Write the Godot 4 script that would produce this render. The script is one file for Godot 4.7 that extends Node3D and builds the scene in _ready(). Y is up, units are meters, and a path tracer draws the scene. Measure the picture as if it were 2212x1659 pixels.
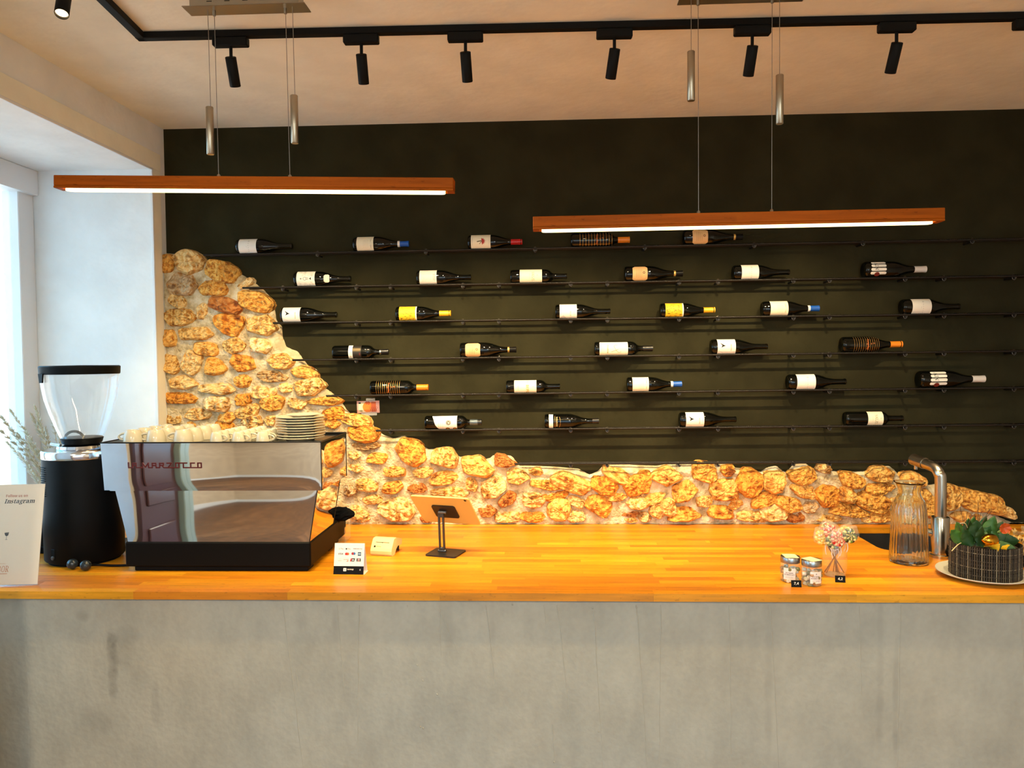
extends Node3D
# A wine and coffee bar: dark wall with bottles lying on rebar rails, broken-open stonework,
# a beech worktop with a coffee machine, two wooden pendant lights and a black spot track.
# World: y up, the dark wall is the plane z = 0, the floor y = 0, the viewer stands at z = 4.15.

const FOCAL := 1661.0
const TOP := 0.92            # top of the worktop
const CEIL := 3.08
const LEFT := -2.075         # inner face of the left wall
const GLASSX := -2.745       # window plane, deep in the left wall
const RIGHT := 3.3
const BACK := 8.2
var eye := Vector3(0, 1.82, 4.15)
var look: Basis
var rng := RandomNumberGenerator.new()
var taken := {}
var mats := {}
var noise := FastNoiseLite.new()
var fonts := {}
var glyph_cache := {}

# ---------------------------------------------------------------- pixels to places
func ray(x: float, y: float) -> Vector3:
	return look * Vector3((x - 1106.0) / FOCAL, -(y - 829.5) / FOCAL, -1.0)

func on_z(x: float, y: float, z: float) -> Vector3:
	var d := ray(x, y)
	return eye + d * ((z - eye.z) / d.z)

func on_y(x: float, y: float, h: float = TOP) -> Vector3:
	var d := ray(x, y)
	return eye + d * ((h - eye.y) / d.y)

func on_x(x: float, y: float, w: float) -> Vector3:
	var d := ray(x, y)
	return eye + d * ((w - eye.x) / d.x)

# ---------------------------------------------------------------- scene helpers
func numbered(called: String) -> String:
	var n: int = taken.get(called, 0)
	taken[called] = n + 1
	return called if n == 0 else "%s_%03d" % [called, n]

func tag(o: Node, label: String, category: String, group := "") -> void:
	o.set_meta("label", label)
	o.set_meta("category", category)
	if group != "":
		o.set_meta("group", group)

func thing(called: String, label: String, category: String, at := Vector3.ZERO, turn := 0.0, group := "") -> Node3D:
	var o := Node3D.new()
	o.name = numbered(called)
	add_child(o)
	o.position = at
	o.rotation.y = turn
	tag(o, label, category, group)
	return o

func structure(called: String, label: String) -> Node3D:
	var o := Node3D.new()
	o.name = called
	add_child(o)
	o.set_meta("kind", "structure")
	o.set_meta("label", label)
	return o

func part(parent: Node, called: String, mesh: Mesh, m: Material, at := Vector3.ZERO, turn := Basis.IDENTITY) -> MeshInstance3D:
	var o := MeshInstance3D.new()
	o.name = called
	o.mesh = mesh
	o.material_override = m
	o.transform = Transform3D(turn, at)
	parent.add_child(o, true)
	return o

func rot(x := 0.0, y := 0.0, z := 0.0) -> Basis:
	return Basis.from_euler(Vector3(deg_to_rad(x), deg_to_rad(y), deg_to_rad(z)))

func rgb(r: float, g: float, b: float) -> Color:
	return Color(r / 255.0, g / 255.0, b / 255.0)

# ---------------------------------------------------------------- materials
func M(c: Color, rough := 0.6, metal := 0.0) -> StandardMaterial3D:
	var key := "%s %.3f %.3f" % [c.to_html(), rough, metal]
	if mats.has(key):
		return mats[key]
	var m := StandardMaterial3D.new()
	m.albedo_color = c
	m.roughness = rough
	m.metallic = metal
	if c.v < 0.13 and rough > 0.3 and metal < 0.1:
		m.metallic_specular = 0.22
	mats[key] = m
	return m

func glass(tint: Color, alpha := 0.06) -> StandardMaterial3D:
	var m := StandardMaterial3D.new()
	m.albedo_color = Color(tint.r, tint.g, tint.b, alpha)
	m.transparency = BaseMaterial3D.TRANSPARENCY_ALPHA
	m.roughness = 0.02
	return m

func lamp_mat(c: Color, energy: float) -> StandardMaterial3D:
	var m := StandardMaterial3D.new()
	m.albedo_color = rgb(240, 235, 225)
	m.roughness = 0.4
	m.emission_enabled = true
	m.emission = c
	m.emission_energy_multiplier = energy
	return m

func tex(img: Image) -> ImageTexture:
	img.generate_mipmaps()
	return ImageTexture.create_from_image(img)

func noise_image(w: int, h: int, sd: int, freq: float, octaves: int, type := FastNoiseLite.TYPE_SIMPLEX_SMOOTH) -> Image:
	var n := FastNoiseLite.new()
	n.seed = sd
	n.frequency = freq
	n.noise_type = type
	n.fractal_octaves = octaves
	n.fractal_type = FastNoiseLite.FRACTAL_FBM
	return n.get_seamless_image(w, h)

# grey noise pushed through a colour ramp
func ramp_image(src: Image, stops: Array) -> Image:
	var w := src.get_width()
	var h := src.get_height()
	var out := Image.create(w, h, false, Image.FORMAT_RGB8)
	var g := Gradient.new()
	var offs := PackedFloat32Array()
	var cols := PackedColorArray()
	for s in stops:
		offs.append(s[0])
		cols.append(s[1])
	g.offsets = offs
	g.colors = cols
	var lut := []
	for i in 256:
		lut.append(g.sample(i / 255.0))
	for y in h:
		for x in w:
			out.set_pixel(x, y, lut[int(src.get_pixel(x, y).r * 255.0)])
	return out

# ---------------------------------------------------------------- meshes
func commit(v: PackedVector3Array, n: PackedVector3Array, uv: PackedVector2Array, idx: PackedInt32Array) -> ArrayMesh:
	for t in range(0, idx.size(), 3):
		var a := v[idx[t]]
		var b := v[idx[t + 1]]
		var c := v[idx[t + 2]]
		var want := n[idx[t]] + n[idx[t + 1]] + n[idx[t + 2]]
		if (a - c).cross(a - b).dot(want) < 0.0:
			var k := idx[t + 1]
			idx[t + 1] = idx[t + 2]
			idx[t + 2] = k
	var arr := []
	arr.resize(Mesh.ARRAY_MAX)
	arr[Mesh.ARRAY_VERTEX] = v
	arr[Mesh.ARRAY_NORMAL] = n
	if uv.size() == v.size():
		arr[Mesh.ARRAY_TEX_UV] = uv
	arr[Mesh.ARRAY_INDEX] = idx
	var m := ArrayMesh.new()
	m.add_surface_from_arrays(Mesh.PRIMITIVE_TRIANGLES, arr)
	return m

# a collector of loose triangles with flat normals
class Soup:
	var v := PackedVector3Array()
	var n := PackedVector3Array()
	var uv := PackedVector2Array()
	func tri(a: Vector3, b: Vector3, c: Vector3, out: Vector3) -> void:
		var k := (a - c).cross(a - b)
		if k.length_squared() < 1e-16:
			return
		if k.dot(out) < 0.0:
			var s := b
			b = c
			c = s
			k = -k
		k = k.normalized()
		v.append_array([a, b, c])
		n.append_array([k, k, k])
		if absf(k.y) > 0.7:
			uv.append_array([Vector2(a.x, a.z), Vector2(b.x, b.z), Vector2(c.x, c.z)])
		elif absf(k.z) > 0.6:
			uv.append_array([Vector2(a.x, a.y), Vector2(b.x, b.y), Vector2(c.x, c.y)])
		else:
			uv.append_array([Vector2(a.z, a.y), Vector2(b.z, b.y), Vector2(c.z, c.y)])
	func quad(a: Vector3, b: Vector3, c: Vector3, d: Vector3, out: Vector3) -> void:
		tri(a, b, c, out)
		tri(a, c, d, out)
	func mesh() -> ArrayMesh:
		var arr := []
		arr.resize(Mesh.ARRAY_MAX)
		arr[Mesh.ARRAY_VERTEX] = v
		arr[Mesh.ARRAY_NORMAL] = n
		arr[Mesh.ARRAY_TEX_UV] = uv
		var m := ArrayMesh.new()
		m.add_surface_from_arrays(Mesh.PRIMITIVE_TRIANGLES, arr)
		return m

# box with chamfered edges added to a soup
func add_box(s: Soup, at: Vector3, size: Vector3, bev := 0.002, turn := Basis.IDENTITY) -> void:
	var h := size / 2.0
	var b := minf(bev, minf(h.x, minf(h.y, h.z)) * 0.9)
	var pt := func(sx: int, sy: int, sz: int, axis: int) -> Vector3:
		var p := Vector3(sx * h.x, sy * h.y, sz * h.z)
		for k in 3:
			if k != axis:
				p[k] -= signf(p[k]) * b
		return at + turn * p
	for axis in 3:
		var u := (axis + 1) % 3
		var w := (axis + 2) % 3
		for sg in [-1, 1]:
			var q := []
			for c in [[-1, -1], [1, -1], [1, 1], [-1, 1]]:
				var sv := [0, 0, 0]
				sv[axis] = sg
				sv[u] = c[0]
				sv[w] = c[1]
				q.append(pt.call(sv[0], sv[1], sv[2], axis))
			var o := Vector3.ZERO
			o[axis] = sg
			s.quad(q[0], q[1], q[2], q[3], turn * o)
	if b <= 0.0:
		return
	for axis in 3:
		var u := (axis + 1) % 3
		var w := (axis + 2) % 3
		for su in [-1, 1]:
			for sw in [-1, 1]:
				var lo := [0, 0, 0]
				var hi := [0, 0, 0]
				lo[axis] = -1
				hi[axis] = 1
				lo[u] = su
				hi[u] = su
				lo[w] = sw
				hi[w] = sw
				var o := Vector3.ZERO
				o[u] = su
				o[w] = sw
				s.quad(pt.call(lo[0], lo[1], lo[2], u), pt.call(hi[0], hi[1], hi[2], u), pt.call(hi[0], hi[1], hi[2], w), pt.call(lo[0], lo[1], lo[2], w), turn * o)
	for sx in [-1, 1]:
		for sy in [-1, 1]:
			for sz in [-1, 1]:
				s.tri(pt.call(sx, sy, sz, 0), pt.call(sx, sy, sz, 1), pt.call(sx, sy, sz, 2), turn * Vector3(sx, sy, sz))

func box(size: Vector3, bev := 0.002) -> ArrayMesh:
	var s := Soup.new()
	add_box(s, Vector3.ZERO, size, bev)
	return s.mesh()

# box between two corners, as a mesh whose own axes are the world's
func block(a: Vector3, b: Vector3, bev := 0.0) -> ArrayMesh:
	var s := Soup.new()
	add_box(s, (a + b) / 2.0, (b - a).abs(), bev)
	return s.mesh()

# surface of revolution about y; profile of (radius, height), outside on the right when going up
func lathe(profile: Array, segs := 32, ribs := 0, rib := 0.0, rib_lo := 0.0, rib_hi := 0.0) -> ArrayMesh:
	var v := PackedVector3Array()
	var n := PackedVector3Array()
	var uv := PackedVector2Array()
	var idx := PackedInt32Array()
	var k := profile.size()
	var sn := []
	for i in k - 1:
		var d: Vector2 = profile[i + 1] - profile[i]
		sn.append(Vector2(d.y, -d.x).normalized())
	var run := 0.0
	for i in k - 1:
		var na: Vector2 = sn[i]
		var nb: Vector2 = sn[i]
		if i > 0 and sn[i - 1].dot(sn[i]) > 0.7:
			na = (sn[i - 1] + sn[i]).normalized()
		if i < k - 2 and sn[i + 1].dot(sn[i]) > 0.7:
			nb = (sn[i + 1] + sn[i]).normalized()
		var first := v.size()
		var step: float = (profile[i + 1] - profile[i]).length()
		for e in 2:
			var p: Vector2 = profile[i + e]
			var q := na if e == 0 else nb
			for j in segs + 1:
				var t := TAU * j / segs
				var r := p.x
				if ribs > 0 and p.y > rib_lo and p.y < rib_hi:
					r += rib * cos(t * ribs)
				v.append(Vector3(r * cos(t), p.y, r * sin(t)))
				var nn := Vector3(q.x * cos(t), q.y, q.x * sin(t))
				if ribs > 0 and p.y > rib_lo and p.y < rib_hi:
					var slope := -rib * ribs * sin(t * ribs) / maxf(p.x, 0.001)
					nn -= Vector3(-sin(t), 0, cos(t)) * slope * signf(q.x)
					nn = nn.normalized()
				n.append(nn)
				uv.append(Vector2(float(j) / segs, run + e * step))
		run += step
		for j in segs:
			var a := first + j
			var b := a + 1
			var c := a + segs + 1
			idx.append_array([a, b, c, b, c + 1, c])
	return commit(v, n, uv, idx)

# round bar along a path; r may shrink along it
func add_tube(v: PackedVector3Array, n: PackedVector3Array, idx: PackedInt32Array, pts: Array, r0: float, r1: float, segs := 10, caps := true) -> void:
	var first := v.size()
	var dir: Vector3 = (pts[1] - pts[0]).normalized()
	var side := dir.cross(Vector3.UP if absf(dir.y) < 0.9 else Vector3.RIGHT).normalized()
	for i in pts.size():
		var d: Vector3 = (pts[mini(i + 1, pts.size() - 1)] - pts[maxi(i - 1, 0)]).normalized()
		side = (side - d * side.dot(d)).normalized()
		var up := d.cross(side)
		var r := lerpf(r0, r1, float(i) / (pts.size() - 1))
		for j in segs:
			var t := TAU * j / segs
			var o := side * cos(t) + up * sin(t)
			v.append(pts[i] + o * r)
			n.append(o)
	for i in pts.size() - 1:
		for j in segs:
			var a := first + i * segs + j
			var b := first + i * segs + (j + 1) % segs
			idx.append_array([a, b, a + segs, b, b + segs, a + segs])
	if caps:
		for e in 2:
			var i: int = 0 if e == 0 else pts.size() - 1
			var nn: Vector3 = (pts[0] - pts[1]).normalized() if e == 0 else (pts[-1] - pts[-2]).normalized()
			var c := v.size()
			v.append(pts[i])
			n.append(nn)
			for j in segs:
				v.append(v[first + i * segs + j])
				n.append(nn)
			for j in segs:
				idx.append_array([c, c + 1 + j, c + 1 + (j + 1) % segs])

func tube(pts: Array, r0: float, r1 := -1.0, segs := 10) -> ArrayMesh:
	var v := PackedVector3Array()
	var n := PackedVector3Array()
	var idx := PackedInt32Array()
	add_tube(v, n, idx, pts, r0, r0 if r1 < 0.0 else r1, segs)
	return commit(v, n, PackedVector2Array(), idx)

func tubes(paths: Array, r0: float, r1 := -1.0, segs := 8) -> ArrayMesh:
	var v := PackedVector3Array()
	var n := PackedVector3Array()
	var idx := PackedInt32Array()
	for p in paths:
		add_tube(v, n, idx, p, r0, r0 if r1 < 0.0 else r1, segs)
	return commit(v, n, PackedVector2Array(), idx)

func smooth_path(pts: Array, per := 6) -> Array:
	var out := []
	for i in pts.size() - 1:
		var a: Vector3 = pts[maxi(i - 1, 0)]
		var b: Vector3 = pts[i]
		var c: Vector3 = pts[i + 1]
		var d: Vector3 = pts[mini(i + 2, pts.size() - 1)]
		for k in per:
			out.append(b.cubic_interpolate(c, a, d, float(k) / per))
	out.append(pts[-1])
	return out

# polygon in the xy plane, pushed along z from z0 to z1
func add_prism(s: Soup, poly: PackedVector2Array, z0: float, z1: float, basis := Basis.IDENTITY, at := Vector3.ZERO) -> void:
	var t := Geometry2D.triangulate_polygon(poly)
	for k in range(0, t.size(), 3):
		for e in [[z1, 1.0], [z0, -1.0]]:
			var p := []
			for j in 3:
				var q := poly[t[k + j]]
				p.append(at + basis * Vector3(q.x, q.y, e[0]))
			s.tri(p[0], p[1], p[2], basis * Vector3(0, 0, e[1]))
	var ccw := not Geometry2D.is_polygon_clockwise(poly)
	for i in poly.size():
		var a := poly[i]
		var b := poly[(i + 1) % poly.size()]
		var o := Vector2(b.y - a.y, a.x - b.x)
		if not ccw:
			o = -o
		s.quad(at + basis * Vector3(a.x, a.y, z0), at + basis * Vector3(b.x, b.y, z0), at + basis * Vector3(b.x, b.y, z1), at + basis * Vector3(a.x, a.y, z1), basis * Vector3(o.x, o.y, 0))

func prism(poly: PackedVector2Array, z0: float, z1: float) -> ArrayMesh:
	var s := Soup.new()
	add_prism(s, poly, z0, z1)
	return s.mesh()

func round_rect(w: float, h: float, r: float, n := 6) -> PackedVector2Array:
	var p := PackedVector2Array()
	for c in [[1, 1, 0.0], [-1, 1, 90.0], [-1, -1, 180.0], [1, -1, 270.0]]:
		for i in n + 1:
			var a := deg_to_rad(c[2] + 90.0 * i / n)
			p.append(Vector2(c[0] * (w / 2 - r) + r * cos(a), c[1] * (h / 2 - r) + r * sin(a)))
	return p

func disc(r: float, c := Vector2.ZERO, n := 20) -> PackedVector2Array:
	var p := PackedVector2Array()
	for i in n:
		p.append(c + Vector2(cos(TAU * i / n), sin(TAU * i / n)) * r)
	return p

# ---------------------------------------------------------------- flat print: lists of 2D triangles
func poly_tris(p: PackedVector2Array) -> PackedVector2Array:
	var out := PackedVector2Array()
	for i in Geometry2D.triangulate_polygon(p):
		out.append(p[i])
	return out

func bar(cx: float, cy: float, w: float, h: float) -> PackedVector2Array:
	return PackedVector2Array([Vector2(cx - w / 2, cy - h / 2), Vector2(cx + w / 2, cy - h / 2), Vector2(cx + w / 2, cy + h / 2), Vector2(cx - w / 2, cy - h / 2), Vector2(cx + w / 2, cy + h / 2), Vector2(cx - w / 2, cy + h / 2)])

func stroke(a: Vector2, b: Vector2, w: float) -> PackedVector2Array:
	var d := (b - a).normalized() * w / 2
	var o := Vector2(-d.y, d.x)
	a -= d
	b += d
	return PackedVector2Array([a + o, b + o, b - o, a + o, b - o, a - o])

func ring(c: Vector2, r: float, w: float, n := 20) -> PackedVector2Array:
	var out := PackedVector2Array()
	for i in n:
		var a := Vector2.from_angle(TAU * i / n)
		var b := Vector2.from_angle(TAU * (i + 1) / n)
		out.append_array([c + a * r, c + b * r, c + b * (r - w), c + a * r, c + b * (r - w), c + a * (r - w)])
	return out

# lettering of height h (capital letters), its centre at the origin
func letters(text: String, h: float, face := "Droid Sans", weight := 400, slant := 0.0) -> PackedVector2Array:
	var fkey := "%s %d" % [face, weight]
	if not fonts.has(fkey):
		var f := SystemFont.new()
		f.font_names = PackedStringArray([face])
		f.font_weight = weight
		fonts[fkey] = f
	var tm := TextMesh.new()
	tm.text = text
	tm.font = fonts[fkey]
	tm.font_size = 32
	tm.pixel_size = 0.01
	tm.depth = 0.0
	tm.curve_step = 2.0
	var a := tm.get_mesh_arrays()
	var v: PackedVector3Array = a[Mesh.ARRAY_VERTEX]
	var idx: PackedInt32Array = a[Mesh.ARRAY_INDEX] if a[Mesh.ARRAY_INDEX] != null else PackedInt32Array(range(v.size()))
	var out := PackedVector2Array()
	if v.is_empty():
		return out
	var lo := Vector2(1e9, 1e9)
	var hi := -lo
	for p in v:
		lo = lo.min(Vector2(p.x, p.y))
		hi = hi.max(Vector2(p.x, p.y))
	var k := h / 0.23
	var c := (lo + hi) / 2
	for i in idx:
		var p := (Vector2(v[i].x, v[i].y) - c) * k
		out.append(Vector2(p.x + p.y * slant, p.y))
	return out

func moved(t: PackedVector2Array, by: Vector2, turn := 0.0) -> PackedVector2Array:
	var out := PackedVector2Array()
	for p in t:
		out.append(p.rotated(turn) + by)
	return out

# print lying in the local xy plane at height z
func ink(t: PackedVector2Array, z := 0.0) -> ArrayMesh:
	var s := Soup.new()
	for k in range(0, t.size() - 2, 3):
		s.tri(Vector3(t[k].x, t[k].y, z), Vector3(t[k + 1].x, t[k + 1].y, z), Vector3(t[k + 2].x, t[k + 2].y, z), Vector3(0, 0, 1))
	return s.mesh()

# print bent round a cylinder of radius r whose axis is local x; (x, arc length upwards from the front)
func ink_round(t: PackedVector2Array, r: float) -> ArrayMesh:
	var s := Soup.new()
	var todo := []
	for k in range(0, t.size() - 2, 3):
		todo.append([t[k], t[k + 1], t[k + 2], 0])
	while todo:
		var q: Array = todo.pop_back()
		var a: Vector2 = q[0]
		var b: Vector2 = q[1]
		var c: Vector2 = q[2]
		var span := maxf(absf(a.y - b.y), maxf(absf(b.y - c.y), absf(c.y - a.y)))
		if span > 0.006 and q[3] < 7:
			var ab := (a + b) / 2
			var bc := (b + c) / 2
			var ca := (c + a) / 2
			for w in [[a, ab, ca], [ab, b, bc], [ca, bc, c], [ab, bc, ca]]:
				todo.append([w[0], w[1], w[2], q[3] + 1])
			continue
		var p := []
		for e in [a, b, c]:
			p.append(Vector3(e.x, r * sin(e.y / r), r * cos(e.y / r)))
		var f := (a.y + b.y + c.y) / 3.0 / r
		s.tri(p[0], p[1], p[2], Vector3(0, sin(f), cos(f)))
	return s.mesh()

# ---------------------------------------------------------------- main
func _ready() -> void:
	rng.seed = 7
	noise.seed = 3
	noise.frequency = 1.0
	look = Basis.from_euler(Vector3(deg_to_rad(-2.0), deg_to_rad(2.57), deg_to_rad(-0.567)))
	# camera
	var cam := Camera3D.new()
	cam.name = "camera"
	add_child(cam)
	cam.transform = Transform3D(look, eye)
	cam.fov = rad_to_deg(2.0 * atan(829.5 / FOCAL))
	cam.near = 0.05
	cam.far = 200.0
	cam.current = true
	# sky, exposure
	var env := Environment.new()
	var sky := Sky.new()
	var sm := ProceduralSkyMaterial.new()
	sm.sky_top_color = rgb(104, 184, 238)
	sm.sky_horizon_color = rgb(144, 204, 238)
	sm.ground_horizon_color = rgb(150, 186, 204)
	sm.ground_bottom_color = rgb(168, 174, 174)
	sky.sky_material = sm
	env.background_mode = Environment.BG_SKY
	env.sky = sky
	env.background_energy_multiplier = SKY_ENERGY
	env.tonemap_mode = Environment.TONE_MAPPER_LINEAR
	env.tonemap_exposure = EXPOSURE
	env.sdfgi_enabled = true
	env.ssao_enabled = true
	env.ssil_enabled = true
	var we := WorldEnvironment.new()
	we.name = "environment"
	we.environment = env
	add_child(we)
	build_textures()
	build_room()
	build_wall()
	build_counter()
	build_rails_and_bottles()
	build_track()
	build_pendants()
	build_machine()
	build_left_things()
	build_middle_things()
	build_right_things()

const SKY_ENERGY := 8.8
const EXPOSURE := 1.0
const SPOT_ENERGY := 2.4
const PENDANT_ENERGY := 1.6
const ROOM_ENERGY := 17.0
const SPOT_COLOR := Color(1.0, 0.90, 0.70)
const PENDANT_COLOR := Color(1.0, 0.88, 0.64)

# ---------------------------------------------------------------- the room
func plaster(c: Color, sd: int, amount := 0.06, relief := 0.12, scale := 0.5) -> StandardMaterial3D:
	var m := StandardMaterial3D.new()
	var img := noise_image(512, 512, sd, 0.012, 5)
	var dark := Color(1.0 - amount, 1.0 - amount, 1.0 - amount)
	m.albedo_color = c
	m.albedo_texture = tex(ramp_image(img, [[0.25, dark], [0.75, Color.WHITE]]))
	m.heightmap_enabled = true
	m.heightmap_texture = tex(noise_image(512, 512, sd + 1, 0.06, 4))
	m.heightmap_scale = relief
	m.roughness = 0.85
	m.uv1_triplanar = true
	m.uv1_world_triplanar = true
	m.uv1_scale = Vector3.ONE * scale
	return m

func build_room() -> void:
	var white := plaster(rgb(242, 242, 226), 11, 0.03)
	var cool := plaster(rgb(236, 241, 242), 11, 0.03)
	var beige := plaster(rgb(208, 192, 168), 13, 0.05)
	var frame := M(rgb(226, 232, 236), 0.45)
	var far_left := -4.3
	# floor of dark boards
	var fl := structure("floor", "brown wooden board floor in front of the bar")
	part(fl, "subfloor", block(Vector3(-4.5, -0.1, -0.2), Vector3(RIGHT + 0.2, -0.012, BACK + 0.2)), M(rgb(70, 45, 28), 0.8))
	var bw := 0.2
	var z := 1.2
	var k := 0
	var fmats := []
	for i in 5:
		var m := StandardMaterial3D.new()
		m.albedo_color = rgb(128 - i * 6, 84 - i * 5, 48 - i * 4)
		m.albedo_texture = tex(ramp_image(noise_image(256, 64, 40 + i, 0.05, 4), [[0.2, Color(0.72, 0.7, 0.68)], [0.8, Color.WHITE]]))
		m.roughness = 0.45
		m.uv1_scale = Vector3(0.6, 2.0, 1)
		fmats.append(m)
	var x := far_left
	while x < RIGHT:
		var zz := 0.0 - rng.randf() * 1.5
		while zz < BACK:
			var ln := 2.0 + rng.randf() * 0.6
			if zz + ln > 1.2:
				part(fl, "floorboard", block(Vector3(x + 0.001, -0.012, maxf(zz, -0.1)), Vector3(minf(x + bw, RIGHT) - 0.001, 0.0, minf(zz + ln, BACK) - 0.002), 0.001), fmats[k % 5])
			zz += ln
			k += 2 if rng.randf() < 0.5 else 1
		x += bw
	# ceiling
	var ce := structure("ceiling", "smooth cream plaster ceiling above the bar")
	part(ce, "slab", block(Vector3(-4.5, CEIL, -0.2), Vector3(RIGHT + 0.2, CEIL + 0.15, BACK + 0.2)), white)
	# left wall with the deep window recess
	var wl := structure("wall_left", "white plaster wall on the left with a deep window recess")
	var t0 := Vector3(GLASSX - 0.08, 0, 0)
	part(wl, "pier", block(Vector3(GLASSX - 0.08, 0, -0.15), Vector3(LEFT, CEIL, 0.15)), cool)
	part(wl, "parapet", block(Vector3(GLASSX - 0.08, 0, 0.15), Vector3(LEFT, TOP - 0.032, 1.09)), cool)
	part(wl, "apron", block(Vector3(GLASSX - 0.08, 0, 1.09), Vector3(GLASSX + 0.02, TOP - 0.032, 1.5)), cool)
	part(wl, "lintel", block(Vector3(GLASSX - 0.08, 2.83, 0.15), Vector3(LEFT, CEIL, 1.5)), cool)
	part(wl, "pier", block(Vector3(GLASSX - 0.08, 0, 1.5), Vector3(LEFT, CEIL, 1.95)), cool)
	part(wl, "return", block(Vector3(far_left - 0.1, 0, 1.85), Vector3(GLASSX - 0.08, CEIL, 1.95)), cool)
	# trims round the recess
	var tr := structure("trim_1", "flat white casing round the window recess")
	part(tr, "head_casing", block(Vector3(LEFT, 2.835, 0.06), Vector3(LEFT + 0.009, 2.925, 1.55), 0.001), white)
	part(tr, "side_casing", block(Vector3(LEFT, TOP, 0.065), Vector3(LEFT + 0.009, 2.835, 0.145), 0.001), white)
	part(tr, "corner_bead", block(Vector3(LEFT - 0.003, TOP, 0.143), Vector3(LEFT + 0.011, 2.835, 0.156), 0.002), frame)
	part(tr, "corner_bead", block(Vector3(LEFT - 0.003, 2.824, 0.143), Vector3(LEFT + 0.011, 2.837, 1.55), 0.002), frame)
	# the window at the back of the recess
	var wi := structure("window_1", "white framed window at the end of the deep recess")
	var gx := GLASSX
	part(wi, "stile", block(Vector3(gx - 0.06, TOP, 0.15), Vector3(gx + 0.03, 2.83, 0.27), 0.004), frame)
	part(wi, "stile", block(Vector3(gx - 0.06, TOP, 1.42), Vector3(gx + 0.03, 2.83, 1.5), 0.004), frame)
	part(wi, "mullion", block(Vector3(gx - 0.06, TOP, 0.80), Vector3(gx + 0.03, 2.83, 0.88), 0.004), frame)
	part(wi, "head_rail", block(Vector3(gx - 0.06, 2.70, 0.15), Vector3(gx + 0.06, 2.83, 1.5), 0.004), frame)
	part(wi, "sill_rail", block(Vector3(gx - 0.06, TOP - 0.03, 0.15), Vector3(gx + 0.03, TOP + 0.09, 1.5), 0.004), frame)
	var pane := glass(rgb(225, 240, 240))
	part(wi, "pane", block(Vector3(gx - 0.02, TOP + 0.09, 0.27), Vector3(gx - 0.014, 2.70, 0.80)), pane)
	part(wi, "pane", block(Vector3(gx - 0.02, TOP + 0.09, 0.88), Vector3(gx - 0.014, 2.70, 1.42)), pane)
	# dark aubergine door leaf folded against the pier (mirrored in the coffee machine)
	var dr := structure("door_1", "aubergine panelled door leaf on the pier beside the window")
	var aub := M(rgb(92, 66, 78), 0.35)
	part(dr, "leaf", block(Vector3(LEFT, 0.01, 1.53), Vector3(LEFT + 0.03, 2.3, 1.94), 0.002), aub)
	part(dr, "panel", block(Vector3(LEFT + 0.03, 0.15, 1.59), Vector3(LEFT + 0.042, 0.95, 1.88), 0.006), aub)
	part(dr, "panel", block(Vector3(LEFT + 0.03, 1.08, 1.59), Vector3(LEFT + 0.042, 2.15, 1.88), 0.006), aub)
	# pale blue frame at the end of the pier
	var tb := structure("trim_2", "pale blue frame at the end of the pier")
	part(tb, "post", block(Vector3(LEFT - 0.1, 0.01, 1.95), Vector3(LEFT + 0.06, 2.45, 2.01), 0.004), M(rgb(170, 205, 216), 0.4))
	part(tb, "post", block(Vector3(LEFT - 0.06, 0.01, 2.01), Vector3(LEFT + 0.03, 2.45, 2.05), 0.004), M(rgb(170, 205, 216), 0.4))
	part(tb, "post", block(Vector3(LEFT - 0.04, 0.01, 2.05), Vector3(LEFT + 0.04, 2.45, 2.10), 0.004), M(rgb(170, 205, 216), 0.4))
	# far left wall with the shop window, back wall, right wall
	var wf := structure("wall_far_left", "beige wall of the seating area with the shop window")
	part(wf, "panel", block(Vector3(far_left - 0.15, 0, 1.85), Vector3(far_left, CEIL, 3.0)), beige)
	part(wf, "panel", block(Vector3(far_left - 0.15, 0, 5.6), Vector3(far_left, CEIL, BACK)), beige)
	part(wf, "panel", block(Vector3(far_left - 0.15, 0, 3.0), Vector3(far_left, 0.7, 5.6)), beige)
	part(wf, "panel", block(Vector3(far_left - 0.15, 2.7, 3.0), Vector3(far_left, CEIL, 5.6)), beige)
	var w2 := structure("window_2", "tall shop window of the seating area")
	for zz2 in [[3.0, 3.1], [4.25, 4.35], [5.5, 5.6]]:
		part(w2, "stile", block(Vector3(far_left - 0.1, 0.7, zz2[0]), Vector3(far_left - 0.02, 2.7, zz2[1]), 0.004), frame)
	part(w2, "head_rail", block(Vector3(far_left - 0.1, 2.6, 3.0), Vector3(far_left - 0.02, 2.7, 5.6), 0.004), frame)
	part(w2, "sill_rail", block(Vector3(far_left - 0.1, 0.7, 3.0), Vector3(far_left - 0.02, 0.8, 5.6), 0.004), frame)
	part(w2, "pane", block(Vector3(far_left - 0.06, 0.8, 3.1), Vector3(far_left - 0.054, 2.6, 4.25)), pane)
	part(w2, "pane", block(Vector3(far_left - 0.06, 0.8, 4.35), Vector3(far_left - 0.054, 2.6, 5.5)), pane)
	var wb := structure("wall_front", "beige wall of the seating area opposite the bar")
	part(wb, "panel", block(Vector3(far_left - 0.15, 0, BACK), Vector3(-1.2, CEIL, BACK + 0.15)), beige)
	part(wb, "panel", block(Vector3(2.6, 0, BACK), Vector3(RIGHT + 0.15, CEIL, BACK + 0.15)), beige)
	part(wb, "panel", block(Vector3(-1.2, 0, BACK), Vector3(2.6, 0.5, BACK + 0.15)), beige)
	part(wb, "panel", block(Vector3(-1.2, 2.75, BACK), Vector3(2.6, CEIL, BACK + 0.15)), beige)
	var w3 := structure("window_3", "wide shop front window opposite the bar")
	for xx in [-1.2, 0.02, 1.26, 2.5]:
		part(w3, "stile", block(Vector3(xx, 0.5, BACK + 0.03), Vector3(xx + 0.1, 2.75, BACK + 0.11), 0.004), frame)
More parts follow.
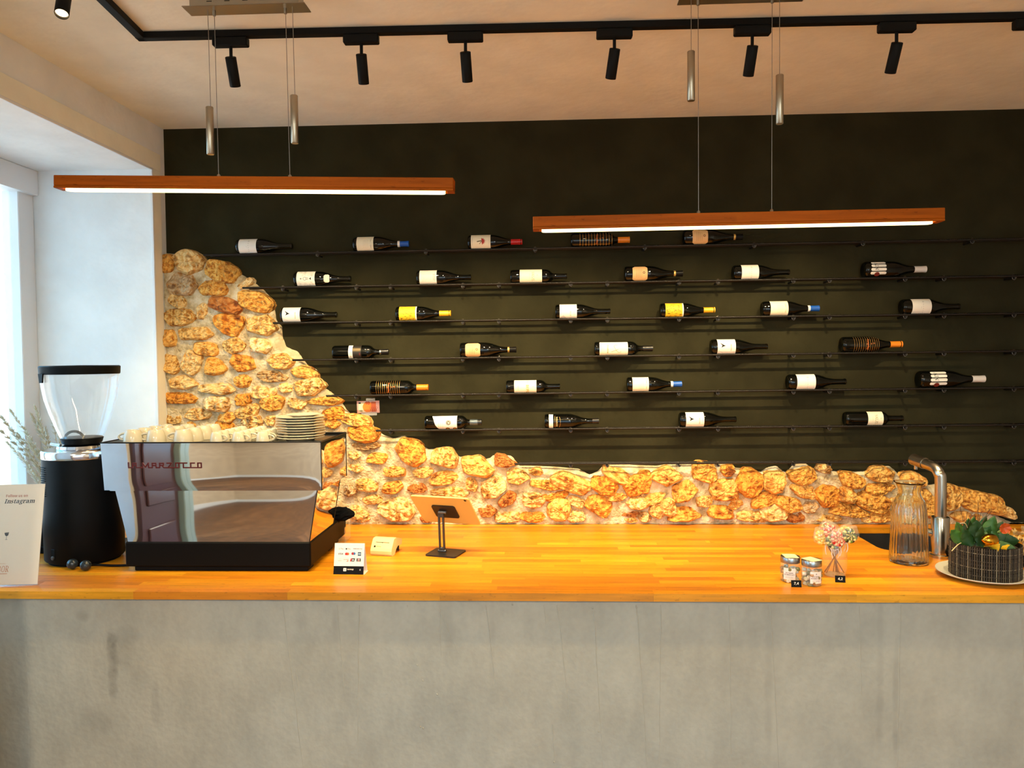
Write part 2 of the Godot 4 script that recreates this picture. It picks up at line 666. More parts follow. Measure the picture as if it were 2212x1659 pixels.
	part(w3, "head_rail", block(Vector3(-1.2, 2.65, BACK + 0.03), Vector3(2.6, 2.75, BACK + 0.11), 0.004), frame)
	part(w3, "sill_rail", block(Vector3(-1.2, 0.5, BACK + 0.03), Vector3(2.6, 0.6, BACK + 0.11), 0.004), frame)
	for xx in [-1.1, 0.12, 1.36]:
		part(w3, "pane", block(Vector3(xx, 0.6, BACK + 0.06), Vector3(xx + 1.14, 2.65, BACK + 0.066)), pane)
	var wr := structure("wall_right", "beige wall on the right")
	part(wr, "panel", block(Vector3(RIGHT, 0, -0.15), Vector3(RIGHT + 0.15, CEIL, BACK + 0.15)), beige)
	var b1 := structure("baseboard_front", "white baseboard along the beige wall")
	part(b1, "board", block(Vector3(far_left, 0, BACK - 0.015), Vector3(RIGHT, 0.11, BACK), 0.003), frame)
	var b2 := structure("baseboard_far_left", "white baseboard under the shop window")
	part(b2, "board", block(Vector3(far_left, 0, 1.95), Vector3(far_left + 0.015, 0.11, BACK), 0.003), frame)
	# ceiling lamps of the seating area behind the viewer
	for p in [Vector3(-1.6, CEIL, 6.0), Vector3(1.4, CEIL, 6.0)]:
		var l := thing("ceiling_lamp", "flat round ceiling lamp over the seating area, %s" % ("on the window side" if p.x < 0 else "on the right wall side"), "lamp", p, 0.0, "ceiling lamps of the seating area")
		part(l, "housing", lathe([Vector2(0, -0.05), Vector2(0.24, -0.05), Vector2(0.25, -0.04), Vector2(0.25, 0), Vector2(0, 0)], 32), M(rgb(235, 235, 230), 0.5))
		part(l, "lamp_diffuser", lathe([Vector2(0, -0.06), Vector2(0.2, -0.058), Vector2(0.23, -0.05)], 32), lamp_mat(Color(1.0, 0.86, 0.68), 2.0))
		var a := AreaLight3D.new()
		a.name = "lamp_light"
		a.area_size = Vector2(0.42, 0.42)
		a.light_color = Color(1.0, 0.97, 0.89)
		a.light_energy = ROOM_ENERGY
		a.area_range = 14.0
		a.shadow_enabled = true
		l.add_child(a)
		a.position = Vector3(0, -0.066, 0)
		a.rotation_degrees = Vector3(-90, 0, 0)

# ---------------------------------------------------------------- dark wall and broken stonework
const EDGE := [335,548, 343,545, 375,548, 392,541, 420,545, 432,560, 455,570, 478,566, 500,575, 515,590, 533,602, 548,612, 565,625, 583,645, 590,670, 592,690, 604,705, 607,730, 615,750, 640,760, 650,775, 662,790, 680,798, 688,815, 693,835, 715,850, 735,870, 745,885, 760,900, 785,905, 803,915, 808,930, 830,943, 850,948, 870,943, 890,950, 910,965, 925,972, 950,970, 968,975, 990,988, 1020,990, 1040,995, 1058,992, 1065,985, 1085,984, 1105,987, 1115,1000, 1120,1008, 1150,1008, 1190,1010, 1225,1012, 1250,1015, 1275,1028, 1295,1018, 1305,1006, 1330,1004, 1370,1006, 1420,1008, 1450,1003, 1490,1000, 1530,1005, 1570,1002, 1590,1012, 1625,1015, 1645,1022, 1660,1012, 1680,1008, 1692,1018, 1702,1022, 1718,1005, 1745,1003, 1762,1018, 1785,1008, 1795,1018, 1830,1022, 1870,1020, 1900,1012, 1925,1008, 1938,1018, 1945,1028, 1960,1021, 1985,1022, 2002,1035, 2010,1050, 2040,1045, 2060,1058, 2075,1075, 2110,1085, 2140,1100, 2165,1120, 2200,1135, 2230,1143, 2230,1175, 335,1175]
# stones: centre x, y, width, height, turn (degrees, clockwise), tone; in three measuring frames
const STONES_A := [145,185,130,150,0,2, 320,165,230,180,30,1, 590,250,260,160,25,2, 265,355,230,170,0,5, 520,385,220,120,0,2, 775,350,140,60,-30,0, 230,490,150,110,30,0, 610,520,300,130,15,4, 850,490,280,160,20,2, 425,570,90,130,20,1, 250,625,260,130,0,1, 650,680,250,170,10,3, 920,690,260,170,0,1, 145,790,150,140,0,2, 380,755,300,110,0,1, 460,880,190,110,10,2, 690,855,190,120,-10,1, 900,860,180,140,0,0, 165,1000,170,160,20,1, 340,1000,170,200,30,1, 540,1025,190,140,0,2, 760,1000,220,160,30,3, 1070,985,220,120,-5,1, 1270,1075,220,110,10,2, 1000,1105,250,90,0,5, 270,1155,250,120,0,1, 750,1140,150,100,0,2, 550,1210,300,100,0,1, 250,1285,280,100,0,3, 1110,1200,110,90,0,1, 1290,1190,260,150,-10,0, 920,1240,200,110,0,1, 765,1295,130,110,0,3, 555,1330,230,130,0,0, 1000,1320,190,130,0,2, 1210,1330,160,90,0,1, 1420,1310,280,70,0,2, 390,1415,200,90,0,1, 180,1460,150,70,0,0, 630,1440,150,90,0,2, 800,1390,210,110,-15,1, 830,1480,170,110,0,1, 600,1510,160,100,0,3, 330,1500,80,60,0,2, 1500,1410,180,100,0,3, 1680,1465,260,90,10,2, 1490,1480,150,100,0,2, 980,1470,100,80,0,1, 1750,1580,260,120,10,3]
const STONES_B := [485,390,240,180,25,3, 170,345,220,70,0,5, 245,440,160,90,0,3, 80,420,100,70,0,0, 95,510,120,70,0,1, 730,445,200,160,0,1, 980,500,270,150,10,2, 1165,460,190,90,5,4, 365,540,180,80,0,2, 575,540,150,80,0,1, 725,585,210,100,-10,2, 170,635,170,100,0,1, 360,655,180,90,-10,3, 540,655,150,80,0,4, 50,675,100,90,0,5, 1265,575,180,110,15,1, 1400,540,100,60,0,2, 930,635,90,110,0,1, 1090,650,180,150,-35,1, 1470,630,230,80,10,2, 1660,620,300,120,20,2, 1190,735,150,110,-30,4, 770,690,270,80,0,1, 210,740,150,80,0,1, 390,850,290,170,0,1, 110,830,150,110,0,0, 120,890,170,60,0,1, 600,885,100,60,0,4, 1380,745,170,110,0,1, 1540,715,210,70,-10,3, 1690,755,130,80,20,1, 1050,820,140,90,-10,4, 1190,890,200,80,0,1, 1370,865,190,80,0,3, 1565,840,180,170,0,2, 1690,890,150,90,0,0, 1855,840,200,170,15,3, 1900,640,200,130,10,3, 2000,570,230,100,20,2, 2130,630,190,140,-30,3, 1985,720,170,70,0,2, 2150,760,170,110,-10,0, 2110,845,170,50,0,4, 2090,915,100,40,0,1, 870,915,150,40,0,1]
const STONES_C := [30,380,90,150,0,3, 165,345,180,110,0,2, 385,320,170,110,20,2, 515,315,80,70,0,3, 265,435,150,120,-10,2, 490,425,180,120,0,2, 640,385,160,160,15,3, 790,380,130,120,0,2, 950,345,150,100,0,2, 1080,305,80,50,0,1, 1230,370,150,90,15,2, 1400,335,170,90,0,2, 1395,420,170,80,0,2, 80,480,160,70,-20,2, 170,525,100,100,0,1, 560,505,90,60,-30,2, 380,490,90,70,0,1, 720,480,150,80,-20,3, 865,505,160,100,15,2, 950,430,150,80,20,2, 1090,455,140,130,0,3, 1205,450,100,110,0,2, 1355,495,200,120,20,2, 990,525,100,70,0,5, 1200,540,270,80,8,2, 260,590,230,90,0,3, 110,570,90,90,40,1, 475,585,160,80,10,3, 635,575,140,70,0,1, 780,575,160,100,0,1, 905,605,120,60,0,4, 1585,365,160,90,0,2, 1660,500,140,160,0,2, 1800,470,130,140,0,2, 1950,530,200,130,25,2, 1400,590,150,70,0,2, 1480,490,60,50,0,1, 1330,600,90,50,0,1, 1100,600,150,50,0,1, 1890,610,190,60,0,2, 2050,610,160,110,30,2, 2140,640,100,60,25,1, 1500,600,80,60,0,2, 30,590,90,60,0,1, 690,610,100,40,0,1]

func stone_mesh(w: float, h: float, thick: float, sd: int) -> ArrayMesh:
	var r := RandomNumberGenerator.new()
	r.seed = sd * 977 + 5
	var segs := 24
	# outline: an irregular polygon with a few real corners
	var nc := r.randi_range(5, 8)
	var corners := []
	for i in nc:
		var a := TAU * (i + r.randf_range(-0.3, 0.3)) / nc
		var p := 3.0
		var g: float = 1.0 / pow(pow(absf(cos(a)), p) + pow(absf(sin(a)), p), 1.0 / p)
		corners.append(Vector2(cos(a), sin(a)) * g * r.randf_range(0.9, 1.12))
	var outline := []
	for j in segs:
		var a := TAU * j / segs
		var d := Vector2(cos(a), sin(a))
		var best := 0.6
		for i in nc:
			var hit = Geometry2D.segment_intersects_segment(Vector2.ZERO, d * 3.0, corners[i], corners[(i + 1) % nc])
			if hit != null:
				best = hit.length()
		outline.append(best)
	# face: the lowest of a few broken planes
	var planes := []
	for i in r.randi_range(3, 5):
		planes.append(Vector3(r.randf_range(-0.8, 0.8), r.randf_range(-1.1, 0.25), r.randf_range(0.8, 1.1)))
	var rho := [1.05, 1.0, 0.94, 0.82, 0.66, 0.48, 0.3, 0.13]
	var rim := [-0.9, 0.05, 0.55, 0.86, 1.1, 1.2, 1.3, 1.4]
	var rings := []
	var off := Vector3(r.randf() * 50, r.randf() * 50, r.randf() * 50)
	for i in rho.size():
		var ring_pts := []
		for j in segs:
			var a := TAU * j / segs
			var soft: float = lerpf((outline[(j + segs - 1) % segs] + outline[(j + 1) % segs]) / 2, outline[j], 0.8)
			var u: Vector2 = Vector2(cos(a), sin(a)) * soft * rho[i]
			var q := Vector3(u.x * w / 2, u.y * h / 2, 0)
			var nz := noise.get_noise_3d(q.x * 26 + off.x, q.y * 26 + off.y, off.z)
			var n2 := noise.get_noise_3d(q.x * 75 + off.x, q.y * 75 + off.y, off.z + 9)
			var crag := absf(noise.get_noise_3d(q.x * 34 + off.y, q.y * 60 + off.z, off.x))
			var lift: float = rim[i]
			for pl in planes:
				lift = minf(lift, pl.z + pl.x * u.x * 0.6 + pl.y * u.y * 0.6)
			q.z = thick * lift + (0.010 * nz + 0.006 * n2 - 0.018 * crag) * (1.0 if i > 1 else 0.3 if i == 1 else 0.0)
			q.x += 0.005 * n2
			q.y += 0.005 * nz
			ring_pts.append(q)
		rings.append(ring_pts)
	var so := Soup.new()
	for i in rings.size() - 1:
		for j in segs:
			var a: Vector3 = rings[i][j]
			var b: Vector3 = rings[i][(j + 1) % segs]
			var c: Vector3 = rings[i + 1][j]
			var d: Vector3 = rings[i + 1][(j + 1) % segs]
			var o := Vector3((a.x + b.x) / w, (a.y + b.y) / h, 0.6)
			if i % 2 == 0:
				so.tri(a, b, c, o)
				so.tri(b, d, c, o)
			else:
				so.tri(a, b, d, o)
				so.tri(a, d, c, o)
	var mid := Vector3(0, 0, 0)
	for q in rings[-1]:
		mid += q / segs
	for j in segs:
		so.tri(rings[-1][j], rings[-1][(j + 1) % segs], mid, Vector3(0, 0, 1))
	return so.mesh()

func build_wall() -> void:
	var wall := structure("wall_back", "dark painted wall behind the bar")
	var dark := plaster(rgb(49, 46, 30), 21, 0.1, 0.15, 0.6)
	dark.roughness = 0.75
	dark.metallic_specular = 0.12
	part(wall, "painted_plaster", block(Vector3(GLASSX, 0, -0.15), Vector3(RIGHT, CEIL, 0.0)), dark)
	wall = structure("wall_stonework", "rough yellow stonework laid bare along the foot of the dark wall")
	# mortar bed with the outline of the broken plaster
	var poly := PackedVector2Array()
	for k in range(0, EDGE.size(), 2):
		poly.append(Vector2(EDGE[k], EDGE[k + 1]))
	var step := 6.0
	var nx := int((2236 - 332) / step) + 1
	var ny := int((1178 - 532) / step) + 1
	var v := PackedVector3Array()
	var hgt := PackedFloat32Array()
	for j in ny:
		for i in nx:
			var p := Vector2(332 + i * step, 532 + j * step)
			var best := 1e9
			for e in poly.size():
				var a := poly[e]
				var b := poly[(e + 1) % poly.size()]
				if minf(a.x, b.x) - p.x > best or p.x - maxf(a.x, b.x) > best:
					continue
				best = minf(best, Geometry2D.get_closest_point_to_segment(p, a, b).distance_to(p))
			if not Geometry2D.is_point_in_polygon(p, poly):
				best = -best
			var q := on_z(p.x, p.y, 0.03)
			var mm := best / 400.0
			var z := 0.0
			if best > 0.0:
				z = 0.036 * (1.0 - exp(-mm / 0.012)) + 0.012 * (noise.get_noise_2d(q.x * 9, q.y * 9) + 0.6 * noise.get_noise_2d(q.x * 30, q.y * 30)) * clampf(mm / 0.03, 0, 1)
			else:
				z = maxf(-0.03, mm * 1.5)
			v.append(Vector3(q.x, maxf(q.y, TOP + 0.0006), z))
			hgt.append(best)
	var nrm := PackedVector3Array()
	for j in ny:
		for i in nx:
			var a := v[j * nx + maxi(i - 1, 0)]
			var b := v[j * nx + mini(i + 1, nx - 1)]
			var c := v[maxi(j - 1, 0) * nx + i]
			var d := v[mini(j + 1, ny - 1) * nx + i]
			var nn := (b - a).cross(c - d).normalized()
			nrm.append(nn if nn.z > 0 else -nn)
	var idx := PackedInt32Array()
	for j in ny - 1:
		for i in nx - 1:
			var a := j * nx + i
			if maxf(maxf(hgt[a], hgt[a + 1]), maxf(hgt[a + nx], hgt[a + nx + 1])) > 0.0:
				idx.append_array([a, a + 1, a + nx, a + 1, a + nx + 1, a + nx])
	var mm := StandardMaterial3D.new()
	mm.albedo_color = rgb(224, 209, 178)
	mm.albedo_texture = tex(ramp_image(noise_image(512, 512, 71, 0.012, 4), [[0.25, rgb(200, 186, 160)], [0.5, rgb(240, 232, 214)], [0.8, Color.WHITE]]))
	mm.heightmap_enabled = true
	mm.heightmap_texture = tex(noise_image(512, 512, 72, 0.05, 5))
	mm.heightmap_scale = 0.7
	mm.roughness = 0.95
	mm.uv1_triplanar = true
	mm.uv1_world_triplanar = true
	mm.uv1_scale = Vector3.ONE * 2.2
	part(wall, "mortar", commit(v, nrm, PackedVector2Array(), idx), mm)
	# stones, each one its own mesh
	var pits := tex(noise_image(512, 512, 81, 0.022, 6))
	var stain := []
	stain.append(tex(ramp_image(noise_image(512, 512, 82, 0.012, 5), [[0.26, rgb(128, 82, 34)], [0.38, rgb(224, 168, 88)], [0.48, rgb(255, 242, 216)], [0.64, rgb(255, 236, 200)], [0.76, rgb(232, 184, 110)], [0.9, rgb(180, 120, 54)]])))
	stain.append(tex(ramp_image(noise_image(512, 512, 85, 0.016, 5), [[0.24, rgb(140, 88, 34)], [0.4, rgb(236, 184, 100)], [0.52, rgb(255, 238, 200)], [0.66, rgb(250, 214, 150)], [0.84, rgb(196, 134, 60)]])))
	var tones := [rgb(248, 240, 214), rgb(244, 226, 182), rgb(244, 208, 134), rgb(240, 190, 100), rgb(206, 152, 96), rgb(206, 192, 174)]
	var smats := []
	for t in tones.size():
		for e in 2:
			var m := StandardMaterial3D.new()
			m.albedo_color = tones[t]
			m.albedo_texture = stain[e]
			m.heightmap_enabled = true
			m.heightmap_texture = pits
			m.heightmap_scale = 2.8
			m.roughness = 0.9
			m.uv1_triplanar = true
			m.uv1_world_triplanar = true
			m.uv1_scale = Vector3.ONE * (1.9 + 0.6 * e)
			smats.append(m)
	var sd := 0
	for f in [[STONES_A, 3.77, 320.0, 520.0], [STONES_B, 3.352, 740.0, 860.0], [STONES_C, 2.659, 1380.0, 900.0]]:
		var a: Array = f[0]
		for k in range(0, a.size(), 6):
			sd += 1
			var c := Vector2(f[2] + a[k] / f[1], f[3] + a[k + 1] / f[1])
			var w: float = a[k + 2] / f[1] / 402.0 * (1.14 if f[1] > 3.5 else 1.08)
			var h: float = a[k + 3] / f[1] / 402.0 * (1.17 if f[1] > 3.5 else 1.1)
			var thick := clampf(minf(w, h) * 0.62, 0.03, 0.062)
			var base := on_z(c.x, c.y, 0.06)
			base.z = 0.026
			var ta := deg_to_rad(absf(a[k + 4]))
			var reach := (h / 2 * cos(ta) + w / 2 * sin(ta)) * 1.1 + 0.004
			base.y = maxf(base.y, TOP + reach)
			part(wall, "stone", stone_mesh(w, h, thick, sd), smats[int(a[k + 5]) * 2 + sd % 2], base, rot(0, 0, -a[k + 4]))

# ---------------------------------------------------------------- the bar
func stave_mesh(poly: PackedVector2Array, th: float, off: Vector2) -> ArrayMesh:
	# poly in (x, z); top at TOP
	var s := Soup.new()
	var t := Geometry2D.triangulate_polygon(poly)
	for k in range(0, t.size(), 3):
		for e in [[TOP, 1.0], [TOP - th, -1.0]]:
			s.tri(Vector3(poly[t[k]].x, e[0], poly[t[k]].y), Vector3(poly[t[k + 1]].x, e[0], poly[t[k + 1]].y), Vector3(poly[t[k + 2]].x, e[0], poly[t[k + 2]].y), Vector3(0, e[1], 0))
	var cc := Vector2.ZERO
	for p in poly:
		cc += p / poly.size()
	var ccw := not Geometry2D.is_polygon_clockwise(poly)
	for i in poly.size():
		var a := poly[i]
		var b := poly[(i + 1) % poly.size()]
		var o := Vector2(b.y - a.y, a.x - b.x) * (1.0 if ccw else -1.0)
		s.quad(Vector3(a.x, TOP - th, a.y), Vector3(b.x, TOP - th, b.y), Vector3(b.x, TOP, b.y), Vector3(a.x, TOP, a.y), Vector3(o.x, 0, o.y))
	for i in s.uv.size():
		s.uv[i] += off
	return s.mesh()

const SINK := Rect2(1.53, 0.12, 0.62, 0.49)   # x, z, width, depth of the cut-out

func sink_outline(grow: float) -> PackedVector2Array:
	var p := round_rect(SINK.size.x + grow * 2, SINK.size.y + grow * 2, 0.09 + grow, 8)
	for i in p.size():
		p[i] += SINK.get_center()
	return p

func build_counter() -> void:
	var th := 0.03
	var wood := []
	for i in 9:
		var m := StandardMaterial3D.new()
		var tone: Array = [[222, 144, 18], [226, 151, 20], [216, 136, 16], [230, 156, 24], [208, 126, 16], [224, 147, 18], [219, 140, 18], [206, 124, 16], [234, 162, 28]]
		m.albedo_color = rgb(tone[i][0], tone[i][1], tone[i][2])
		m.albedo_texture = WOODS[i % 3]
		m.roughness = 0.38
		m.uv1_scale = Vector3(0.9, 3.2, 1)
		wood.append(m)
	var top := thing("worktop", "long solid beech worktop of glued staves along the whole bar", "worktop")
	var cut := sink_outline(0.0)
	var rows := 28
	var d := 1.25 / rows
	var x_end := RIGHT
	for r in rows:
		var z0 := maxf(1.25 - d * (r + 1), 0.001)
		var z1 := 1.25 - d * r
		var start := LEFT + 0.002
		if z0 > 0.16:
			start = GLASSX + 0.035
		var x := start
		var ln := rng.randf_range(0.2, 0.7)
		while x < x_end - 0.01:
			var xe := minf(x + ln, x_end)
			if x_end - xe < 0.12:
				xe = x_end
			var piece := PackedVector2Array([Vector2(x + 0.0002, z0 + 0.0002), Vector2(xe - 0.0002, z0 + 0.0002), Vector2(xe - 0.0002, z1 - 0.0002), Vector2(x + 0.0002, z1 - 0.0002)])
			var m: Material = wood[rng.randi() % 9]
			var off := Vector2(rng.randf() * 7, rng.randf() * 7)
			if r == 0:
				ln = rng.randf_range(0.45, 0.7)
			for q in Geometry2D.clip_polygons(piece, cut):
				if q.size() > 2:
					part(top, "stave", stave_mesh(q, th, off), m)
			x = xe
			ln = rng.randf_range(0.42, 0.85)
	# plastered front
	var fr := structure("wall_bar_front", "grey trowelled plaster front of the bar")
	var pm := StandardMaterial3D.new()
	pm.albedo_texture = FRONT_TEX
	pm.albedo_color = rgb(198, 191, 177)
	pm.heightmap_enabled = true
	pm.heightmap_texture = FRONT_BUMP
	pm.heightmap_scale = 0.25
	pm.roughness = 0.8
	var s := Soup.new()
	add_box(s, Vector3((GLASSX + RIGHT) / 2, (TOP - th) / 2, 1.16), Vector3(RIGHT - GLASSX - 0.05, TOP - th - 0.001, 0.12), 0.0)
	for i in s.v.size():
		s.uv[i] = Vector2((s.v[i].x - LEFT) / (RIGHT - LEFT), 1.0 - s.v[i].y / TOP)
	part(fr, "plaster", s.mesh(), pm)
	# trowel ridges left standing in the plaster
	var ridges := []
	for q in [[612, 1303, 655, 1659], [728, 1303, 745, 1500], [950, 1303, 953, 1420], [952, 1320, 990, 1410], [1050, 1303, 1070, 1480], [1176, 1303, 1180, 1360], [1204, 1303, 1232, 1560], [1283, 1315, 1302, 1659], [1375, 1303, 1398, 1659], [1427, 1303, 1424, 1659], [1575, 1303, 1580, 1659], [1664, 1303, 1682, 1659], [1856, 1303, 1862, 1500], [1946, 1303, 1938, 1659], [2205, 1303, 2212, 1500], [880, 1303, 881, 1312], [1105, 1303, 1106, 1308], [775, 1303, 772, 1640], [640, 1440, 644, 1500], [1193, 1560, 1198, 1650]]:
		var a := on_z(q[0], q[1] + 4, 1.22)
		var b := on_z(q[2], minf(q[3], 1658), 1.22)
		var pts := []
		for i in 13:
			var p := a.lerp(b, i / 12.0)
			p.x += 0.004 * noise.get_noise_2d(p.y * 5 + q[0], 3.0)
			p.z = 1.2195 + 0.001 * noise.get_noise_2d(p.y * 12, q[0])
			pts.append(p)
		ridges.append(pts)
	var rd := part(fr, "trowel_ridge", tubes(ridges, 0.0022, 0.0012, 6), pm)
	rd.set_meta("kind", "stuff")
	var bumps := Soup.new()
	for q in [[901, 1437], [913, 1470], [944, 1500], [908, 1570], [914, 1573], [1293, 1581], [1197, 1646], [1280, 1314], [1107, 1306], [1375, 1312]]:
		add_box(bumps, on_z(q[0], q[1], 1.221), Vector3(0.006, 0.008, 0.005), 0.002, rot(0, 0, 20))
	var bu := part(fr, "plaster_crumb", bumps.mesh(), pm)
	bu.set_meta("kind", "stuff")
	# undermount steel sink
	var steel := M(rgb(150, 152, 155), 0.28, 1.0)
	var si := thing("sink", "undermount stainless steel sink let into the worktop behind the tap", "sink")
	var o := sink_outline(0.004)
	var ss := Soup.new()
	var yb := TOP - th - 0.19
	var yt := TOP - th - 0.001
	for i in o.size():
		var a := o[i]
		var b := o[(i + 1) % o.size()]
		var inward := Vector3(SINK.get_center().x - a.x, 0, SINK.get_center().y - a.y)
		ss.quad(Vector3(a.x, yb, a.y), Vector3(b.x, yb, b.y), Vector3(b.x, yt, b.y), Vector3(a.x, yt, a.y), inward)
		ss.tri(Vector3(a.x, yb, a.y), Vector3(b.x, yb, b.y), Vector3(SINK.get_center().x, yb - 0.006, SINK.get_center().y), Vector3.UP)
	part(si, "basin", ss.mesh(), steel)
	part(si, "drain", lathe([Vector2(0.0, 0.004), Vector2(0.035, 0.004), Vector2(0.042, 0.0)], 24), M(rgb(170, 170, 172), 0.2, 1.0), Vector3(SINK.get_center().x, yb - 0.005, SINK.get_center().y))

# ---------------------------------------------------------------- computed textures
var WOODS := []
var FRONT_TEX: ImageTexture
var FRONT_BUMP: ImageTexture

func build_textures() -> void:
	for e in 3:
		var img := Image.create(512, 128, false, Image.FORMAT_RGB8)
		var n := FastNoiseLite.new()
		n.seed = 300 + e
		n.frequency = 0.02
		n.fractal_octaves = 4
		for y in 128:
			for x in 512:
				var u := x / 512.0
				var a := n.get_noise_2d(x * 0.35, y * 5.0)
				var b := n.get_noise_2d(x * 0.08 + 900, y * 0.9)
				var fleck := maxf(0.0, n.get_noise_2d(x * 2.2 + 300, y * 9.0 + 70) - 0.42)
				var k := clampf(0.93 + 0.1 * a + 0.12 * b - 0.7 * fleck, 0.5, 1.0)
				var s := 1.0 if u < 0.5 else 1.0
				img.set_pixel(x, y, Color(minf(1.0, k * 1.02) * s, k * (0.97 + 0.03 * k), k * (0.9 + 0.1 * k)))
		WOODS.append(tex(img))
	# plaster front: soft mottling, grey damp smears where the photograph shows them
	var w := 2048
	var h := 352
	var img := Image.create(w, h, false, Image.FORMAT_RGB8)
	var bmp := Image.create(w, h, false, Image.FORMAT_RGB8)
	var n := FastNoiseLite.new()
	n.seed = 55
	n.frequency = 0.01
	n.fractal_octaves = 5
	var smears := []
	for q in [[243, 1430, 14, 110, 0.16], [262, 1390, 40, 60, 0.08], [335, 1520, 12, 80, 0.06], [175, 1330, 20, 14, 0.08], [650, 1390, 30, 90, 0.05], [725, 1345, 12, 40, 0.07], [1900, 1450, 9, 200, 0.05], [1660, 1480, 10, 170, 0.05], [1935, 1520, 8, 160, 0.06], [970, 1360, 14, 50, 0.05], [1062, 1380, 10, 90, 0.05], [190, 1560, 60, 40, 0.06]]:
		var c := on_z(q[0], q[1], 1.22)
		smears.append([(c.x - LEFT) / (RIGHT - LEFT) * w, (1.0 - c.y / TOP) * h, q[2] / 567.0 / (RIGHT - LEFT) * w, q[3] / 567.0 / TOP * h, q[4]])
	for y in h:
		for x in w:
			var a := n.get_noise_2d(x * 0.7, y * 0.7)
			var b := n.get_noise_2d(x * 3.0 + 500, y * 1.2)
			var f := n.get_noise_2d(x * 9.0, y * 9.0 + 200)
			var k := 0.86 + 0.05 * a + 0.03 * b + 0.02 * f
			var warm := 0.012 * n.get_noise_2d(x * 0.4 + 90, y * 0.5)
			for s in smears:
				var dx: float = (x - s[0]) / s[2]
				if absf(dx) > 1.6:
					continue
				var dy: float = (y - s[1]) / s[3]
				var r := dx * dx + dy * dy + 0.9 * n.get_noise_2d(x * 2.0, y * 2.0 + 77)
				if r < 1.0:
					k -= s[4] * (1.0 - maxf(r, 0.0)) * (0.75 + 0.5 * f)
			img.set_pixel(x, y, Color(k + warm, k * 0.985, k * 0.95 - warm))
			var hh := clampf(0.5 + 0.3 * b + 0.25 * f, 0, 1)
			bmp.set_pixel(x, y, Color(hh, hh, hh))
	FRONT_TEX = tex(img)
	FRONT_BUMP = tex(bmp)

# ---------------------------------------------------------------- rails and bottles
# rows: left end x, y and a far right x, y of the front rod
const ROWS := [[440, 551.0, 2280, 514.5], [524, 622.0, 2280, 595.0], [590, 698.0, 2280, 676.0], [632, 778.0, 2280, 757.5], [705, 855.5, 2280, 836.5], [812, 930.5, 2280, 917.0], [1112, 1002.5, 2280, 996.5]]
const NTH := ["topmost", "second", "third", "fourth", "fifth", "sixth", "lowest"]
const ROD_Z := 0.08
const ROD_R := 0.0055
# bottles: row, left x, right x, shape (0 sloping shoulders, 1 square shoulders), label from x, to x, design
const BOTTLES := [
	[0, 510, 629, 0, 518, 556, "plain"], [0, 763, 882, 0, 772, 808, "blue"], [0, 1011, 1128, 0, 1018, 1060, "flower"], [0, 1234, 1361, 1, 1253, 1322, "rings"], [0, 1478, 1606, 0, 1495, 1528, "octagon"],
	[1, 635, 756, 0, 643, 682, "ornate"], [1, 900, 1017, 0, 907, 944, "lines"], [1, 1103, 1225, 1, 1123, 1171, "serif"], [1, 1350, 1476, 0, 1366, 1398, "octagon"], [1, 1585, 1708, 0, 1601, 1638, "plain"], [1, 1868, 2004, 0, 1878, 1912, "fingers"],
	[2, 606, 726, 0, 612, 650, "swallow"], [2, 855, 973, 0, 863, 901, "yellow"], [2, 1200, 1319, 0, 1209, 1246, "mountain"], [2, 1427, 1546, 0, 1437, 1476, "yellow"], [2, 1648, 1772, 0, 1663, 1701, "blue"], [2, 1950, 2077, 0, 1968, 2009, "plain"],
	[3, 718, 838, 1, 754, 763, "strip"], [3, 994, 1115, 0, 1006, 1038, "octagon"], [3, 1285, 1411, 1, 1295, 1356, "swirl"], [3, 1537, 1660, 0, 1549, 1588, "swallow"], [3, 1820, 1952, 0, 1843, 1897, "rings"],
	[4, 800, 924, 1, 814, 864, "rings"], [4, 1094, 1210, 1, 1111, 1159, "block"], [4, 1355, 1474, 0, 1366, 1401, "blue"], [4, 1703, 1830, 0, 1720, 1760, "plain"], [4, 1987, 2131, 0, 2005, 2042, "fingers"],
	[5, 918, 1040, 1, 934, 988, "medal"], [5, 1177, 1294, 0, 1186, 1195, "goldband"], [5, 1469, 1592, 0, 1481, 1520, "swallow"], [5, 1827, 1954, 1, 1873, 1906, "serif"],
]
const SAYS := {
	"plain": "dark wine bottle with a plain white letter-spaced label", "blue": "dark wine bottle with a white label and a blue capsule", "flower": "wine bottle with a flower on its label and red capsule",
	"rings": "black wine bottle with gold ring lines and an orange capsule", "octagon": "dark wine bottle with a tan eight-sided label", "ornate": "wine bottle with an ornamental white label and a small neck label",
	"lines": "wine bottle with a white label full of small text", "serif": "square-shouldered wine bottle with a cream label lettered in olive", "fingers": "large wine bottle with a striped white label and a white capsule",
	"swallow": "wine bottle with a black bird on its white label", "yellow": "wine bottle with yellow label and yellow capsule", "mountain": "wine bottle with a pale mountain drawing on its label",
	"strip": "black wine bottle with a narrow white strip label", "swirl": "wine bottle with a green tendril on a big cream label", "block": "wine bottle with yellow block letters on a cream label",
	"medal": "wine bottle with a slanted white label and medals", "goldband": "wine bottle with a white stripe and a gold lettered band",
}

func rod_at(row: int, x: float) -> Vector3:
	var r: Array = ROWS[row]
	var a := on_z(r[0], r[1], ROD_Z)
	var b := on_z(r[2], r[3], ROD_Z)
	var p := on_z(x, lerpf(r[1], r[3], (x - r[0]) / (r[2] - r[0])), ROD_Z)
	return a.lerp(b, (p.x - a.x) / (b.x - a.x))

